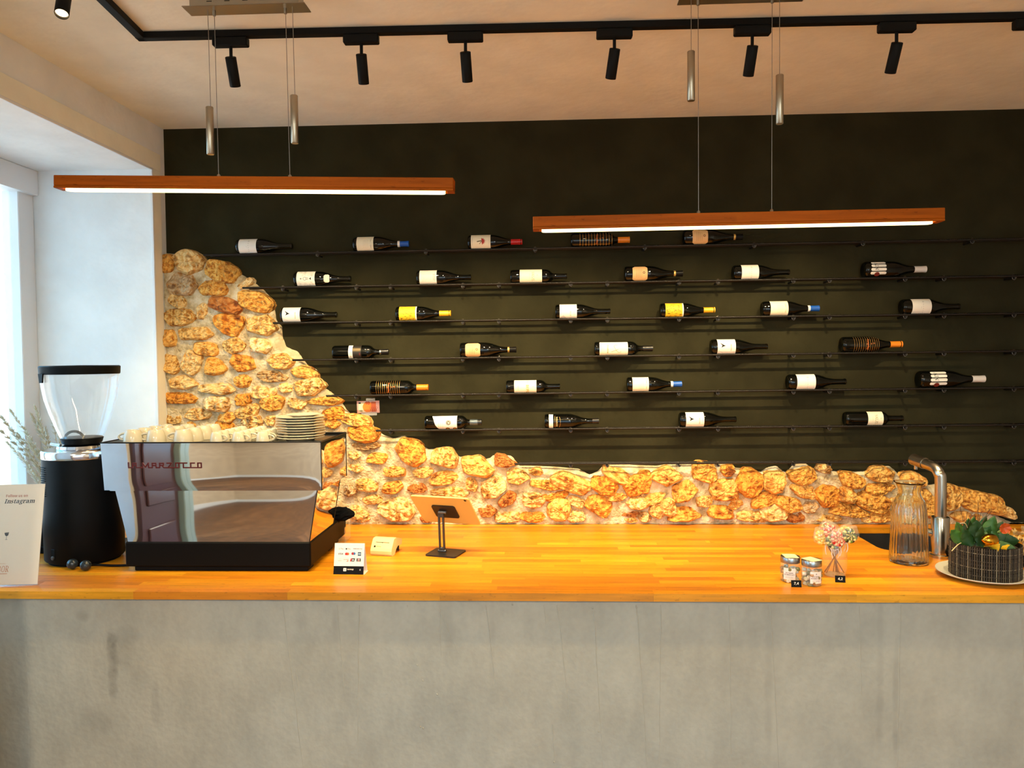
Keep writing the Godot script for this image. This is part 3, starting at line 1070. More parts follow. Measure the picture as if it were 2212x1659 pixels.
func ribbed_rod(a: Vector3, b: Vector3) -> ArrayMesh:
	var v := PackedVector3Array()
	var n := PackedVector3Array()
	var idx := PackedInt32Array()
	add_tube(v, n, idx, [a, b], ROD_R, ROD_R, 8)
	# the raised turns of the reinforcing bar
	var len := a.distance_to(b)
	var d := (b - a).normalized()
	var up := Vector3(0, 1, 0)
	var k := 0.0
	while k < len:
		var c := a + d * k
		var first := v.size()
		for j in 9:
			var t := PI * (j / 8.0) - 0.2
			var o := Vector3(0, sin(t), cos(t))
			for e in [-0.0016, 0.0, 0.0016]:
				v.append(c + d * (e + 0.0035 * cos(t)) + o * (ROD_R + (0.0012 if e == 0.0 else -0.0002)))
				n.append((o + d * signf(e) * 0.8).normalized() if e != 0.0 else o)
		for j in 8:
			for e in 2:
				var q := first + j * 3 + e
				idx.append_array([q, q + 1, q + 3, q + 1, q + 4, q + 3])
		k += 0.0095
	return commit(v, n, PackedVector2Array(), idx)

func bottle_profile(shape: int) -> Array:
	# (radius, distance from the base) of a bottle 0.298 long
	if shape == 0:
		return [Vector2(0, 0.006), Vector2(0.028, 0.001), Vector2(0.034, 0.0), Vector2(0.0385, 0.004), Vector2(0.0405, 0.012), Vector2(0.0408, 0.05), Vector2(0.0408, 0.125), Vector2(0.0400, 0.140), Vector2(0.0375, 0.155), Vector2(0.0330, 0.171), Vector2(0.0275, 0.186), Vector2(0.0220, 0.201), Vector2(0.0178, 0.216), Vector2(0.0155, 0.231), Vector2(0.0145, 0.247), Vector2(0.0140, 0.280), Vector2(0.0140, 0.288), Vector2(0.0155, 0.2885), Vector2(0.0155, 0.295), Vector2(0.0145, 0.298), Vector2(0, 0.298)]
	return [Vector2(0, 0.006), Vector2(0.028, 0.001), Vector2(0.032, 0.0), Vector2(0.0358, 0.004), Vector2(0.0372, 0.012), Vector2(0.0374, 0.06), Vector2(0.0376, 0.178), Vector2(0.0372, 0.188), Vector2(0.0355, 0.197), Vector2(0.0315, 0.206), Vector2(0.0255, 0.213), Vector2(0.0195, 0.219), Vector2(0.0158, 0.226), Vector2(0.0145, 0.236), Vector2(0.0138, 0.280), Vector2(0.0138, 0.288), Vector2(0.0152, 0.2885), Vector2(0.0152, 0.295), Vector2(0.0142, 0.298), Vector2(0, 0.298)]

func radius_at(prof: Array, x: float) -> float:
	for i in range(1, prof.size() - 1):
		if prof[i + 1].y >= x and prof[i].y <= x:
			return lerpf(prof[i].x, prof[i + 1].x, (x - prof[i].y) / maxf(prof[i + 1].y - prof[i].y, 1e-5))
	return 0.0

# paper on the bottle from x0 to x1, reaching 'arc' to either side of the front
func paper(x0: float, x1: float, arc: float, r: float, corners := 0.0) -> ArrayMesh:
	var p := PackedVector2Array()
	if corners > 0.0:
		p = PackedVector2Array([Vector2(x0 + corners, -arc), Vector2(x1 - corners, -arc), Vector2(x1, -arc + corners), Vector2(x1, arc - corners), Vector2(x1 - corners, arc), Vector2(x0 + corners, arc), Vector2(x0, arc - corners), Vector2(x0, -arc + corners)])
		return ink_round(poly_tris(p), r)
	return ink_round(bar((x0 + x1) / 2, 0, x1 - x0, arc * 2), r)

# lettering as printed on a label: reads from top to bottom when the bottle lies with its neck to the right
func word(text: String, x: float, y: float, h: float, face := "Droid Serif", weight := 400) -> PackedVector2Array:
	return moved(letters(text, h, face, weight), Vector2(x, y), -PI / 2)

func text_rows(x0: float, x1: float, y0: float, y1: float, n: int, w := 0.0007) -> PackedVector2Array:
	var t := PackedVector2Array()
	for i in n:
		var x := lerpf(x0, x1, (i + 0.5) / n)
		var y := y1
		while y > y0:
			var l := 0.002 + 0.004 * rng.randf()
			t.append_array(bar(x, y - l / 2, w, minf(l, y - y0)))
			y -= l + 0.0012
	return t

func capsule(x0: float, x1: float, prof: Array) -> ArrayMesh:
	var p := []
	for i in 7:
		var x := lerpf(x0, x1, i / 6.0)
		p.append(Vector2(maxf(radius_at(prof, minf(x, 0.294)), 0.0146) + 0.0006, x))
	p.append(Vector2(0.012, x1 + 0.0008))
	p.append(Vector2(0.0, x1 + 0.0008))
	return lathe(p, 24)

func dress(b: Node3D, design: String, prof: Array, x0: float, x1: float) -> void:
	var white := M(rgb(236, 230, 218), 0.7)
	var cream := M(rgb(238, 228, 200), 0.7)
	var black := M(rgb(28, 26, 24), 0.6)
	var grey := M(rgb(120, 112, 98), 0.7)
	var olive := M(rgb(150, 130, 60), 0.6)
	var gold := M(rgb(205, 160, 90), 0.35, 0.8)
	var r := radius_at(prof, (x0 + x1) / 2) + 0.0004
	var ri := r + 0.0003
	var cx := (x0 + x1) / 2
	var turn := rot(0, 0, -90)   # lathe axis y to local x
	var lab := "label_paper"
	match design:
		"plain":
			var l := part(b, lab, paper(x0, x1, 0.058, r), white)
			var t := PackedVector2Array()
			for i in 5:
				t.append_array(word("NABOR"[i], cx + 0.006, 0.012 - i * 0.011, 0.0042))
			t.append_array(ring(Vector2(cx + 0.007, 0.027), 0.0038, 0.001))
			t.append_array(text_rows(cx - 0.006, cx - 0.002, -0.012, 0.0, 1))
			part(l, "print", ink_round(t, ri), M(rgb(120, 108, 80), 0.7))
		"blue":
			var l := part(b, lab, paper(x0, x1, 0.055, r), cream)
			var t := word("Glatz", cx + 0.032, 0.018, 0.0065)
			t.append_array(word("Tina", cx + 0.032, -0.014, 0.0065))
			t.append_array(bar(cx + 0.032, 0.002, 0.014, 0.0008))
			t.append_array(text_rows(cx - 0.012, cx + 0.02, -0.025, 0.02, 4))
			part(l, "print", ink_round(t, ri), M(rgb(140, 124, 84), 0.7))
			part(b, "capsule", capsule(0.247, 0.298, prof), M(rgb(24, 84, 170), 0.3), Vector3.ZERO, turn)
			part(b, "capsule_band", lathe([Vector2(0.0160, 0.238), Vector2(0.0164, 0.239), Vector2(0.0164, 0.2495), Vector2(0.0160, 0.2505)], 24), M(rgb(235, 232, 226), 0.5), Vector3.ZERO, turn)
		"flower":
			var l := part(b, lab, paper(x0, x1, 0.055, r), cream)
			var red := PackedVector2Array()
			for i in 7:
				var a := deg_to_rad(-75.0 + i * 27.0)
				var c := Vector2(cx + 0.006, 0.002)
				var e := c + Vector2(cos(a), sin(a)) * 0.021
				var o := Vector2(-sin(a), cos(a)) * 0.0032
				var m := c.lerp(e, 0.6)
				red.append_array([c, m + o, e, c, e, m - o])
			part(l, "petals", ink_round(red, ri), M(rgb(178, 40, 26), 0.6))
			var dk := stroke(Vector2(cx + 0.006, 0.002), Vector2(cx - 0.006, -0.012), 0.003)
			dk.append_array(stroke(Vector2(cx + 0.002, 0.004), Vector2(cx - 0.018, 0.0), 0.005))
			dk.append_array(text_rows(x0 + 0.006, x0 + 0.009, -0.022, 0.022, 1))
			dk.append_array(text_rows(x1 - 0.012, x1 - 0.009, -0.016, 0.016, 1))
			part(l, "print", ink_round(dk, ri), M(rgb(96, 78, 40), 0.7))
			part(b, "capsule", capsule(0.236, 0.298, prof), M(rgb(190, 26, 30), 0.3), Vector3.ZERO, turn)
		"rings":
			var n := 12
			for i in n:
				var x := lerpf(x0, x1, i / (n - 1.0))
				var rr := radius_at(prof, x) + 0.0005
				part(b, "gold_ring", paper(x - 0.0007, x + 0.0007, 0.05, rr), gold)
			var t := word("Vungolag", cx + 0.004, 0.002, 0.0085, "Droid Serif", 700)
			t.append_array(word("th", cx + 0.02, 0.004, 0.006))
			t.append_array(word("d", cx + 0.034, 0.006, 0.008))
			part(b, "print", ink_round(t, ri + 0.0004), M(rgb(206, 110, 50), 0.5))
			part(b, "capsule", capsule(0.238, 0.298, prof), M(rgb(226, 128, 28), 0.35), Vector3.ZERO, turn)
		"octagon":
			var l := part(b, lab, paper(x0, x1, 0.044, r, 0.012), M(rgb(222, 178, 122), 0.6))
			var t := ring(Vector2(x1 - 0.018, 0.004), 0.0062, 0.0028)
			t.append_array(text_rows(cx - 0.022, cx + 0.012, -0.022, 0.024, 4, 0.0012))
			part(l, "print", ink_round(t, ri), M(rgb(96, 60, 26), 0.7))
			part(b, "neck_ring", lathe([Vector2(0.0150, 0.252), Vector2(0.0155, 0.253), Vector2(0.0155, 0.261), Vector2(0.0150, 0.262)], 24), M(rgb(214, 176, 96), 0.4, 0.6), Vector3.ZERO, turn)
			part(b, "capsule", capsule(0.262, 0.298, prof), M(rgb(20, 18, 16), 0.35), Vector3.ZERO, turn)
		"ornate":
			var l := part(b, lab, paper(x0, x1, 0.058, r), white)
			var t := ring(Vector2(cx - 0.004, 0.0), 0.009, 0.0018)
			t.append_array(ring(Vector2(cx + 0.009, 0.0), 0.006, 0.0018))
			t.append_array(poly_tris(PackedVector2Array([Vector2(cx + 0.02, 0), Vector2(cx + 0.028, 0.007), Vector2(cx + 0.03, 0.003), Vector2(cx + 0.028, 0), Vector2(cx + 0.03, -0.003), Vector2(cx + 0.028, -0.007)])))
			t.append_array(stroke(Vector2(cx - 0.03, 0), Vector2(cx - 0.02, 0), 0.002))
			t.append_array(stroke(Vector2(cx - 0.025, -0.004), Vector2(cx - 0.025, 0.004), 0.002))
			part(l, "print", ink_round(t, ri), black)
			var g := PackedVector2Array()
			for i in 26:
				var c := Vector2(rng.randf_range(x0 + 0.008, x1 - 0.008), (0.016 + 0.034 * rng.randf()) * (1 if i % 2 else -1))
				g.append_array(ring(c, 0.004 + 0.003 * rng.randf(), 0.0006, 10))
				g.append_array(poly_tris(disc(0.001, c, 6)))
			part(l, "pattern", ink_round(g, ri), grey)
			var xn := 0.178
			part(b, "neck_label", paper(xn - 0.015, xn + 0.015, 0.022, radius_at(prof, xn - 0.014) + 0.0012, 0.007), cream)
		"lines":
			var l := part(b, lab, paper(x0, x1, 0.056, r), white)
			var t := text_rows(x0 + 0.012, x1 - 0.02, -0.024, 0.024, 7, 0.0010)
			t.append_array(text_rows(x1 - 0.02, x1 - 0.006, -0.02, 0.02, 2, 0.0022))
			t.append_array(moved(text_rows(-0.001, 0.001, 0.0, 0.022, 1, 0.0016), Vector2(cx, 0.044), PI / 2))
			part(l, "print", ink_round(t, ri), M(rgb(120, 100, 66), 0.7))
		"serif":
			var l := part(b, lab, paper(x0, x1, 0.05, r), cream)
			var k := cx + (0.012 if x1 - x0 > 0.1 else 0.004)
			var t := word("SALZL", k, -0.002, 0.0125)
			t.append_array(text_rows(k - 0.024, k - 0.014, -0.016, 0.014, 1))
			t.append_array(ring(Vector2(k + 0.022, 0.004), 0.003, 0.001))
			part(l, "print", ink_round(t, ri), olive)
		"fingers":
			for i in 4:
				var y := 0.036 - i * 0.0185
				var p := PackedVector2Array()
				for q in disc(0.0072, Vector2.ZERO, 16):
					p.append(Vector2(q.x + (x1 - 0.008 if q.x > 0 else x0 + 0.012 - i * 0.002), q.y + y))
				part(b, lab, ink_round(poly_tris(p), r), white)
			part(b, "print", ink_round(word("AIN", x0 + 0.028, 0.016, 0.016), ri), black)
			part(b, "seal", ink_round(poly_tris(disc(0.012, Vector2(x0 + 0.03, -0.026), 24)), ri + 0.0003), M(rgb(110, 30, 22), 0.5))
			part(b, "capsule", capsule(0.24, 0.298, prof), M(rgb(226, 216, 206), 0.5), Vector3.ZERO, turn)
		"swallow":
			var l := part(b, lab, paper(x0, x1, 0.058, r), white)
			var c := Vector2(x0 + 0.032, 0.008)
			var bird := poly_tris(PackedVector2Array([c + Vector2(0.010, -0.002), c + Vector2(-0.002, 0.004), c + Vector2(-0.020, 0.016), c + Vector2(-0.008, 0.0), c + Vector2(-0.014, -0.012), c + Vector2(0.0, -0.005)]))
			part(l, "bird", ink_round(bird, ri), black)
			var t := word("MAXIMA", x1 - 0.024, -0.004, 0.0055, "Droid Serif", 700)
			t.append_array(text_rows(x1 - 0.014, x1 - 0.006, -0.014, 0.012, 1))
			part(l, "print", ink_round(t, ri), M(rgb(120, 108, 60), 0.7))
			part(l, "sketch", ink_round(stroke(Vector2(x0 + 0.004, -0.02), Vector2(x0 + 0.03, -0.034), 0.0008), ri), grey)
		"yellow":
			var l := part(b, lab, paper(x0, x1, 0.05, r), white)
			part(l, "picture", paper(x0, x1 - 0.007, 0.049, r + 0.0002), M(rgb(238, 186, 34), 0.6))
			var dk := PackedVector2Array()
			var lt := PackedVector2Array()
			for i in 46:
				var c := Vector2(rng.randf_range(x0 + 0.005, x1 - 0.014), rng.randf_range(-0.045, 0.002))
				var e := c + Vector2(rng.randf_range(-0.009, 0.009), rng.randf_range(-0.004, 0.004))
				if i % 3 == 0:
					lt.append_array(stroke(c + Vector2(0, 0.04), e + Vector2(0, 0.04), 0.004))
				else:
					dk.append_array(stroke(c, e, rng.randf_range(0.001, 0.003)))
			part(l, "print", ink_round(dk, ri), M(rgb(70, 44, 8), 0.7))
			part(l, "tint", ink_round(lt, ri + 0.0001), M(rgb(214, 148, 24), 0.7))
			part(b, "capsule", capsule(0.236, 0.298, prof), M(rgb(232, 170, 34), 0.35), Vector3.ZERO, turn)
		"mountain":
			var l := part(b, lab, paper(x0, x1, 0.056, r), white)
			part(l, "peak", ink_round(poly_tris(PackedVector2Array([Vector2(x0 + 0.002, -0.036), Vector2(x0 + 0.02, -0.02), Vector2(x0 + 0.03, -0.03), Vector2(x0 + 0.04, -0.045), Vector2(x0 + 0.002, -0.05)])), ri), M(rgb(198, 192, 186), 0.7))
			var t := word("BLANC", x1 - 0.034, -0.014, 0.0062, "Droid Serif", 700)
			t.append_array(text_rows(x1 - 0.022, x1 - 0.006, -0.022, 0.0, 2, 0.0013))
			part(l, "print", ink_round(t, ri), M(rgb(170, 140, 90), 0.7))
		"strip":
			var l := part(b, lab, paper(x0, x1, 0.05, r), white)
			part(l, "print", ink_round(word("TRUM", cx, -0.012, 0.008), ri), M(rgb(190, 160, 140), 0.7))
			part(b, "dark_label", paper(x1, x1 + 0.046, 0.05, r), M(rgb(38, 32, 26), 0.5))
			part(b, "panel_print", ink_round(bar(x1 + 0.022, 0.014, 0.04, 0.02), ri), M(rgb(92, 76, 48), 0.4, 0.4))
			part(b, "red_mark", ink_round(bar(x1 + 0.038, -0.01, 0.004, 0.014), ri), M(rgb(120, 30, 34), 0.5))
			part(b, "neck_ring", lathe([Vector2(0.0148, 0.25), Vector2(0.0156, 0.251), Vector2(0.0156, 0.258), Vector2(0.0148, 0.259)], 24), M(rgb(190, 186, 180), 0.25, 1.0), Vector3.ZERO, turn)
			part(b, "capsule", capsule(0.259, 0.298, prof), M(rgb(24, 22, 22), 0.3), Vector3.ZERO, turn)
		"swirl":
			var l := part(b, lab, paper(x0, x1, 0.042, r, 0.003), cream)
			var t := PackedVector2Array()
			var last := Vector2.ZERO
			for i in 26:
				var u := i / 25.0
				var p := Vector2(cx + 0.012 + 0.012 * cos(1.0 + u * 5.0) * (1.0 - 0.2 * u), 0.012 + 0.008 * sin(1.0 + u * 5.0))
				if u > 0.55:
					p = Vector2(cx + 0.006 + (u - 0.55) * 0.07, 0.004 - 0.02 * (u - 0.55) / 0.45 - 0.012 * sin((u - 0.55) * 7.0))
				if i > 0:
					t.append_array(stroke(last, p, 0.0014))
				last = p
			t.append_array(stroke(Vector2(cx - 0.012, -0.016), Vector2(cx + 0.022, -0.004), 0.0018))
			part(l, "tendril", ink_round(t, ri), M(rgb(96, 100, 30), 0.7))
			part(l, "print", ink_round(word("Evodent", cx - 0.03, -0.002, 0.008, "Droid Serif", 700), ri), M(rgb(130, 116, 30), 0.7))
			part(l, "small_print", ink_round(text_rows(x0 + 0.008, x0 + 0.022, -0.024, 0.016, 3), ri), M(rgb(190, 176, 140), 0.7))
			part(b, "capsule", capsule(0.248, 0.298, prof), M(rgb(46, 44, 40), 0.25, 0.6), Vector3.ZERO, turn)
		"block":
			var l := part(b, lab, paper(x0, x1, 0.05, r), cream)
			var t := word("BEPO", cx + 0.012, -0.014, 0.015, "Droid Sans", 700)
			part(l, "print", ink_round(t, ri), M(rgb(196, 160, 40), 0.6))
			part(l, "pale_print", ink_round(word("PAN", cx + 0.012, 0.022, 0.015, "Droid Sans", 700), ri), M(rgb(214, 200, 168), 0.6))
			var u := text_rows(cx - 0.044, cx - 0.036, -0.018, 0.008, 1, 0.002)
			u.append_array(ring(Vector2(x1 - 0.018, 0.0), 0.003, 0.001))
			part(l, "small_print", ink_round(u, ri), grey)
		"medal":
			var p := PackedVector2Array([Vector2(x0, 0.045), Vector2(x1, 0.05), Vector2(x1, -0.05), Vector2(x0 + 0.045, -0.05), Vector2(x0 + 0.018, -0.01)])
			var l := part(b, lab, ink_round(poly_tris(p), r), white)
			part(l, "emblem", ink_round(poly_tris(disc(0.013, Vector2(x1 - 0.045, 0.003), 24)), ri), M(rgb(52, 48, 40), 0.6))
			part(l, "emblem_ring", ink_round(ring(Vector2(x1 - 0.045, 0.003), 0.0105, 0.0016), ri + 0.0003), M(rgb(206, 196, 172), 0.6))
			part(l, "emblem_mark", ink_round(poly_tris(PackedVector2Array([Vector2(x1 - 0.051, 0.008), Vector2(x1 - 0.043, 0.005), Vector2(x1 - 0.040, 0.009), Vector2(x1 - 0.039, -0.002), Vector2(x1 - 0.047, -0.005)])), ri + 0.0003), M(rgb(206, 196, 172), 0.6))
			for e in [-0.05, -0.012]:
				part(l, "medal", ink_round(poly_tris(disc(0.011, Vector2(x1 + e, -0.036), 20)), ri), M(rgb(40, 32, 20), 0.5))
				part(l, "medal_core", ink_round(poly_tris(disc(0.008, Vector2(x1 + e, -0.036), 20)), ri + 0.0003), M(rgb(196, 140, 50), 0.4, 0.4))
			part(l, "small_print", ink_round(text_rows(x0 + 0.03, x1 - 0.07, -0.03, 0.03, 3), ri), grey)
			part(b, "capsule", capsule(0.236, 0.298, prof), M(rgb(30, 32, 34), 0.3), Vector3.ZERO, turn)
			part(b, "capsule_band", lathe([Vector2(0.0160, 0.236), Vector2(0.0164, 0.237), Vector2(0.0164, 0.276), Vector2(0.0160, 0.277)], 24), M(rgb(96, 106, 112), 0.3, 0.5), Vector3.ZERO, turn)
		"goldband":
			part(b, lab, paper(x0, x1, 0.052, r), white)
			var t := word("Weinrieder", x1 + 0.021, 0.0, 0.0075, "Droid Serif", 700)
			part(b, "print", ink_round(t, ri), M(rgb(222, 196, 140), 0.5))
			part(b, "gold_ring", ink_round(bar(x1 + 0.010, 0, 0.0012, 0.08), ri), gold)
			var cv := PackedVector2Array()
			for i in 8:
				cv.append_array(stroke(Vector2(x1 + 0.034 + 0.006 * sin(i * 0.4), 0.03 - i * 0.008), Vector2(x1 + 0.034 + 0.006 * sin((i + 1) * 0.4), 0.022 - i * 0.008), 0.0012))
			part(b, "gold_curve", ink_round(cv, ri), gold)
			part(b, "capsule", capsule(0.262, 0.298, prof), M(rgb(22, 20, 18), 0.3), Vector3.ZERO, turn)

func build_rails_and_bottles() -> void:
	var iron := M(rgb(46, 42, 38), 0.42, 0.75)
	var nut := M(rgb(120, 112, 104), 0.3, 1.0)
	var pegs_px := [611, 770, 844, 1000, 1078, 1233, 1312, 1467, 1551, 1714, 1792, 1955, 2039, 2190]
	for row in 7:
		var r: Array = ROWS[row]
		var a := on_z(r[0], r[1], ROD_Z)
		var b := on_z(r[2], r[3], ROD_Z)
		var t := thing("bottle_rail", "%s black rebar bottle rail on the dark wall" % NTH[row], "rail", a, 0.0, "rebar bottle rails")
		part(t, "front_rod", ribbed_rod(Vector3.ZERO, b - a), iron)
		part(t, "rear_rod", tube([Vector3(0.02, 0, -0.043), b - a + Vector3(0, 0, -0.043)], ROD_R, -1, 8), iron)
		var xs: Array = [686, 920, 1156, 1393, 1629, 1864, 2100] if row == 0 else pegs_px
		for x in xs:
			if x < r[0] + 30:
				continue
			var p := rod_at(row, x) - a
			part(t, "peg", tube([Vector3(p.x, p.y - 0.011, -ROD_Z), Vector3(p.x, p.y - 0.011, 0.008)], 0.0055, -1, 10), iron)
			var ws := []
			for i in 10:
				var an := TAU * i / 9.0
				ws.append(Vector3(p.x + 0.009 * cos(an), p.y - 0.0055 + 0.014 * sin(an), -0.002 + 0.006 * i / 9.0))
			part(t, "binding_wire", tube(ws, 0.0014, -1, 6), nut)
	var glassy := StandardMaterial3D.new()
	glassy.albedo_color = rgb(5, 6, 4)
	glassy.roughness = 0.05
	glassy.metallic_specular = 0.42
	var profs := [bottle_profile(0), bottle_profile(1)]
	var bodies := [lathe(profs[0], 40), lathe(profs[1], 40)]
	var n_yellow := 0
	for q in BOTTLES:
		var prof: Array = profs[q[3]]
		var foot := rod_at(q[0], q[1])
		var tip := rod_at(q[0], q[2])
		var k := clampf((tip.x - foot.x) / 0.298, 0.93, 1.18)
		var rad: float = (0.0408 if q[3] == 0 else 0.0375) * k
		var lift := sqrt(pow(rad + ROD_R + 0.0004, 2) - pow(0.0215, 2))
		var says: String = SAYS[q[6]] + " on the %s rail" % NTH[q[0]]
		if q[6] == "yellow":
			says += ", beside the mountain label on its left" if n_yellow == 0 else ", beside the mountain label on its right"
			says = SAYS["yellow"] + (" next to the bird bottle" if n_yellow == 0 else " next to the blue-capped bottle")
			n_yellow += 1
		var b := thing("wine_bottle", says, "bottle", Vector3(foot.x, foot.y + lift, ROD_Z - 0.0215), 0.0, "wine bottles on the rails")
		b.rotation.z = atan2(tip.y - foot.y, tip.x - foot.x)
		b.scale = Vector3.ONE * k
		part(b, "body", bodies[q[3]], glassy, Vector3.ZERO, rot(0, 0, -90))
		var px_len: float = q[2] - q[1]
		dress(b, q[6], prof, (q[4] - q[1]) / px_len * 0.298, (q[5] - q[1]) / px_len * 0.298)

# ---------------------------------------------------------------- spot track
func spot_head(called_label: String, x: float, top_y: float, aim: Vector3, lit: float, group := "track spots") -> void:
	var at := on_y(x, top_y, CEIL - 0.02)
	hang_spot(called_label, at, aim, lit, group)

func hang_spot(label: String, at: Vector3, aim: Vector3, energy: float, group: String, along := 0.0) -> void:
	var black := M(rgb(22, 22, 21), 0.5)
	at.y = CEIL - 0.025
	var t := thing("track_spot", label, "spotlight", at, along, group)
	part(t, "adapter", box(Vector3(0.135, 0.034, 0.034), 0.004), black, Vector3(0, -0.017, 0))
	part(t, "stem", tube([Vector3(0, -0.03, 0), Vector3(0, -0.078, 0)], 0.0062, -1, 12), black)
	var pivot := at + Vector3(0, -0.078, 0)
	var d := (aim - pivot).normalized()
	var bs := Basis.looking_at(d, Vector3(0, 0, 1) if absf(d.y) > 0.9 else Vector3.UP)
	bs = Basis(Vector3.UP, -along) * bs
	var to_local := bs * rot(90, 0, 0)   # lathe +y onto the aim axis (-z)
	to_local = bs * Basis(Vector3(1, 0, 0), -PI / 2)
	part(t, "head", lathe([Vector2(0, -0.012), Vector2(0.019, -0.012), Vector2(0.0205, -0.0105), Vector2(0.0205, 0.094), Vector2(0.0195, 0.096), Vector2(0.018, 0.094), Vector2(0.018, 0.086)], 28), black, Vector3(0, -0.085, 0), to_local)
	part(t, "lamp_lens", lathe([Vector2(0.018, 0.086), Vector2(0.009, 0.089), Vector2(0, 0.090)], 24), lamp_mat(Color(1.0, 0.84, 0.6), 9.0), Vector3(0, -0.085, 0), to_local)
	var l := SpotLight3D.new()
	l.name = "spot_light"
	l.light_color = SPOT_COLOR
	l.light_energy = energy
	l.light_size = 0.016
	l.spot_angle = 37.0
	l.spot_angle_attenuation = 0.6
	l.spot_range = 12.0
	l.spot_attenuation = 2.0
	l.shadow_enabled = true
	t.add_child(l)
	l.transform = Transform3D(bs, Vector3(0, -0.085, 0) + bs * Vector3(0, 0, -0.100))

func build_track() -> void:
	var black := M(rgb(22, 22, 21), 0.5)
	var c := on_y(305, 79, CEIL - 0.0125)
	var e := on_y(2212, 36, CEIL - 0.0125)
	e = c + (e - c) * 1.15
	var n := on_y(215, -10, CEIL - 0.0125)
	n = c + (n - c) * 3.2
	var t := thing("spot_track", "black lighting track running along the ceiling and round a corner", "track", c)
	for q in [e, n]:
		var d: Vector3 = q - c
		var s := Soup.new()
		var turn := Basis(Vector3.UP, atan2(-d.z, d.x))
		add_box(s, d / 2, Vector3(d.length() + 0.034, 0.025, 0.034), 0.002, turn)
		part(t, "rail", s.mesh(), black)
	var say := ["over the stones by the window", "second from the track corner", "with its lens showing, third from the track corner", "tilted, fourth from the track corner", "fifth from the track corner", "sixth from the track corner"]
	var ang := atan2(-(e - c).z, (e - c).x)
	var k := 0
	for q in [[498, -0.12, 0], [780, -0.1, 0], [1005, 0.04, 0], [1327, -0.28, 0], [1625, -0.06, 0], [1937, -0.04, 0], [2230, 0.0, 0]]:
		var u: Vector3 = on_y(q[0], lerpf(79, 36, (q[0] - 305.0) / 1907.0), CEIL - 0.0125)
		u = c + (e - c).normalized() * (u - c).dot((e - c).normalized())
		var aim := Vector3(u.x + q[1], 0.92, u.z - (1.2 if k < 6 else -0.5))
		hang_spot("black cylinder track spot " + (say[k] if k < 6 else "at the far end of the track"), u, aim, SPOT_ENERGY, "track spots", ang)
		k += 1
	var u2 := on_y(136, -86, CEIL - 0.0125)
	u2 = c + (n - c).normalized() * (u2 - c).dot((n - c).normalized())
	hang_spot("black cylinder track spot shining towards the room, on the short arm", u2, u2 + Vector3(0.13, -1.0, 0.42), SPOT_ENERGY * 0.7, "track spots", atan2(-(n - c).z, (n - c).x))

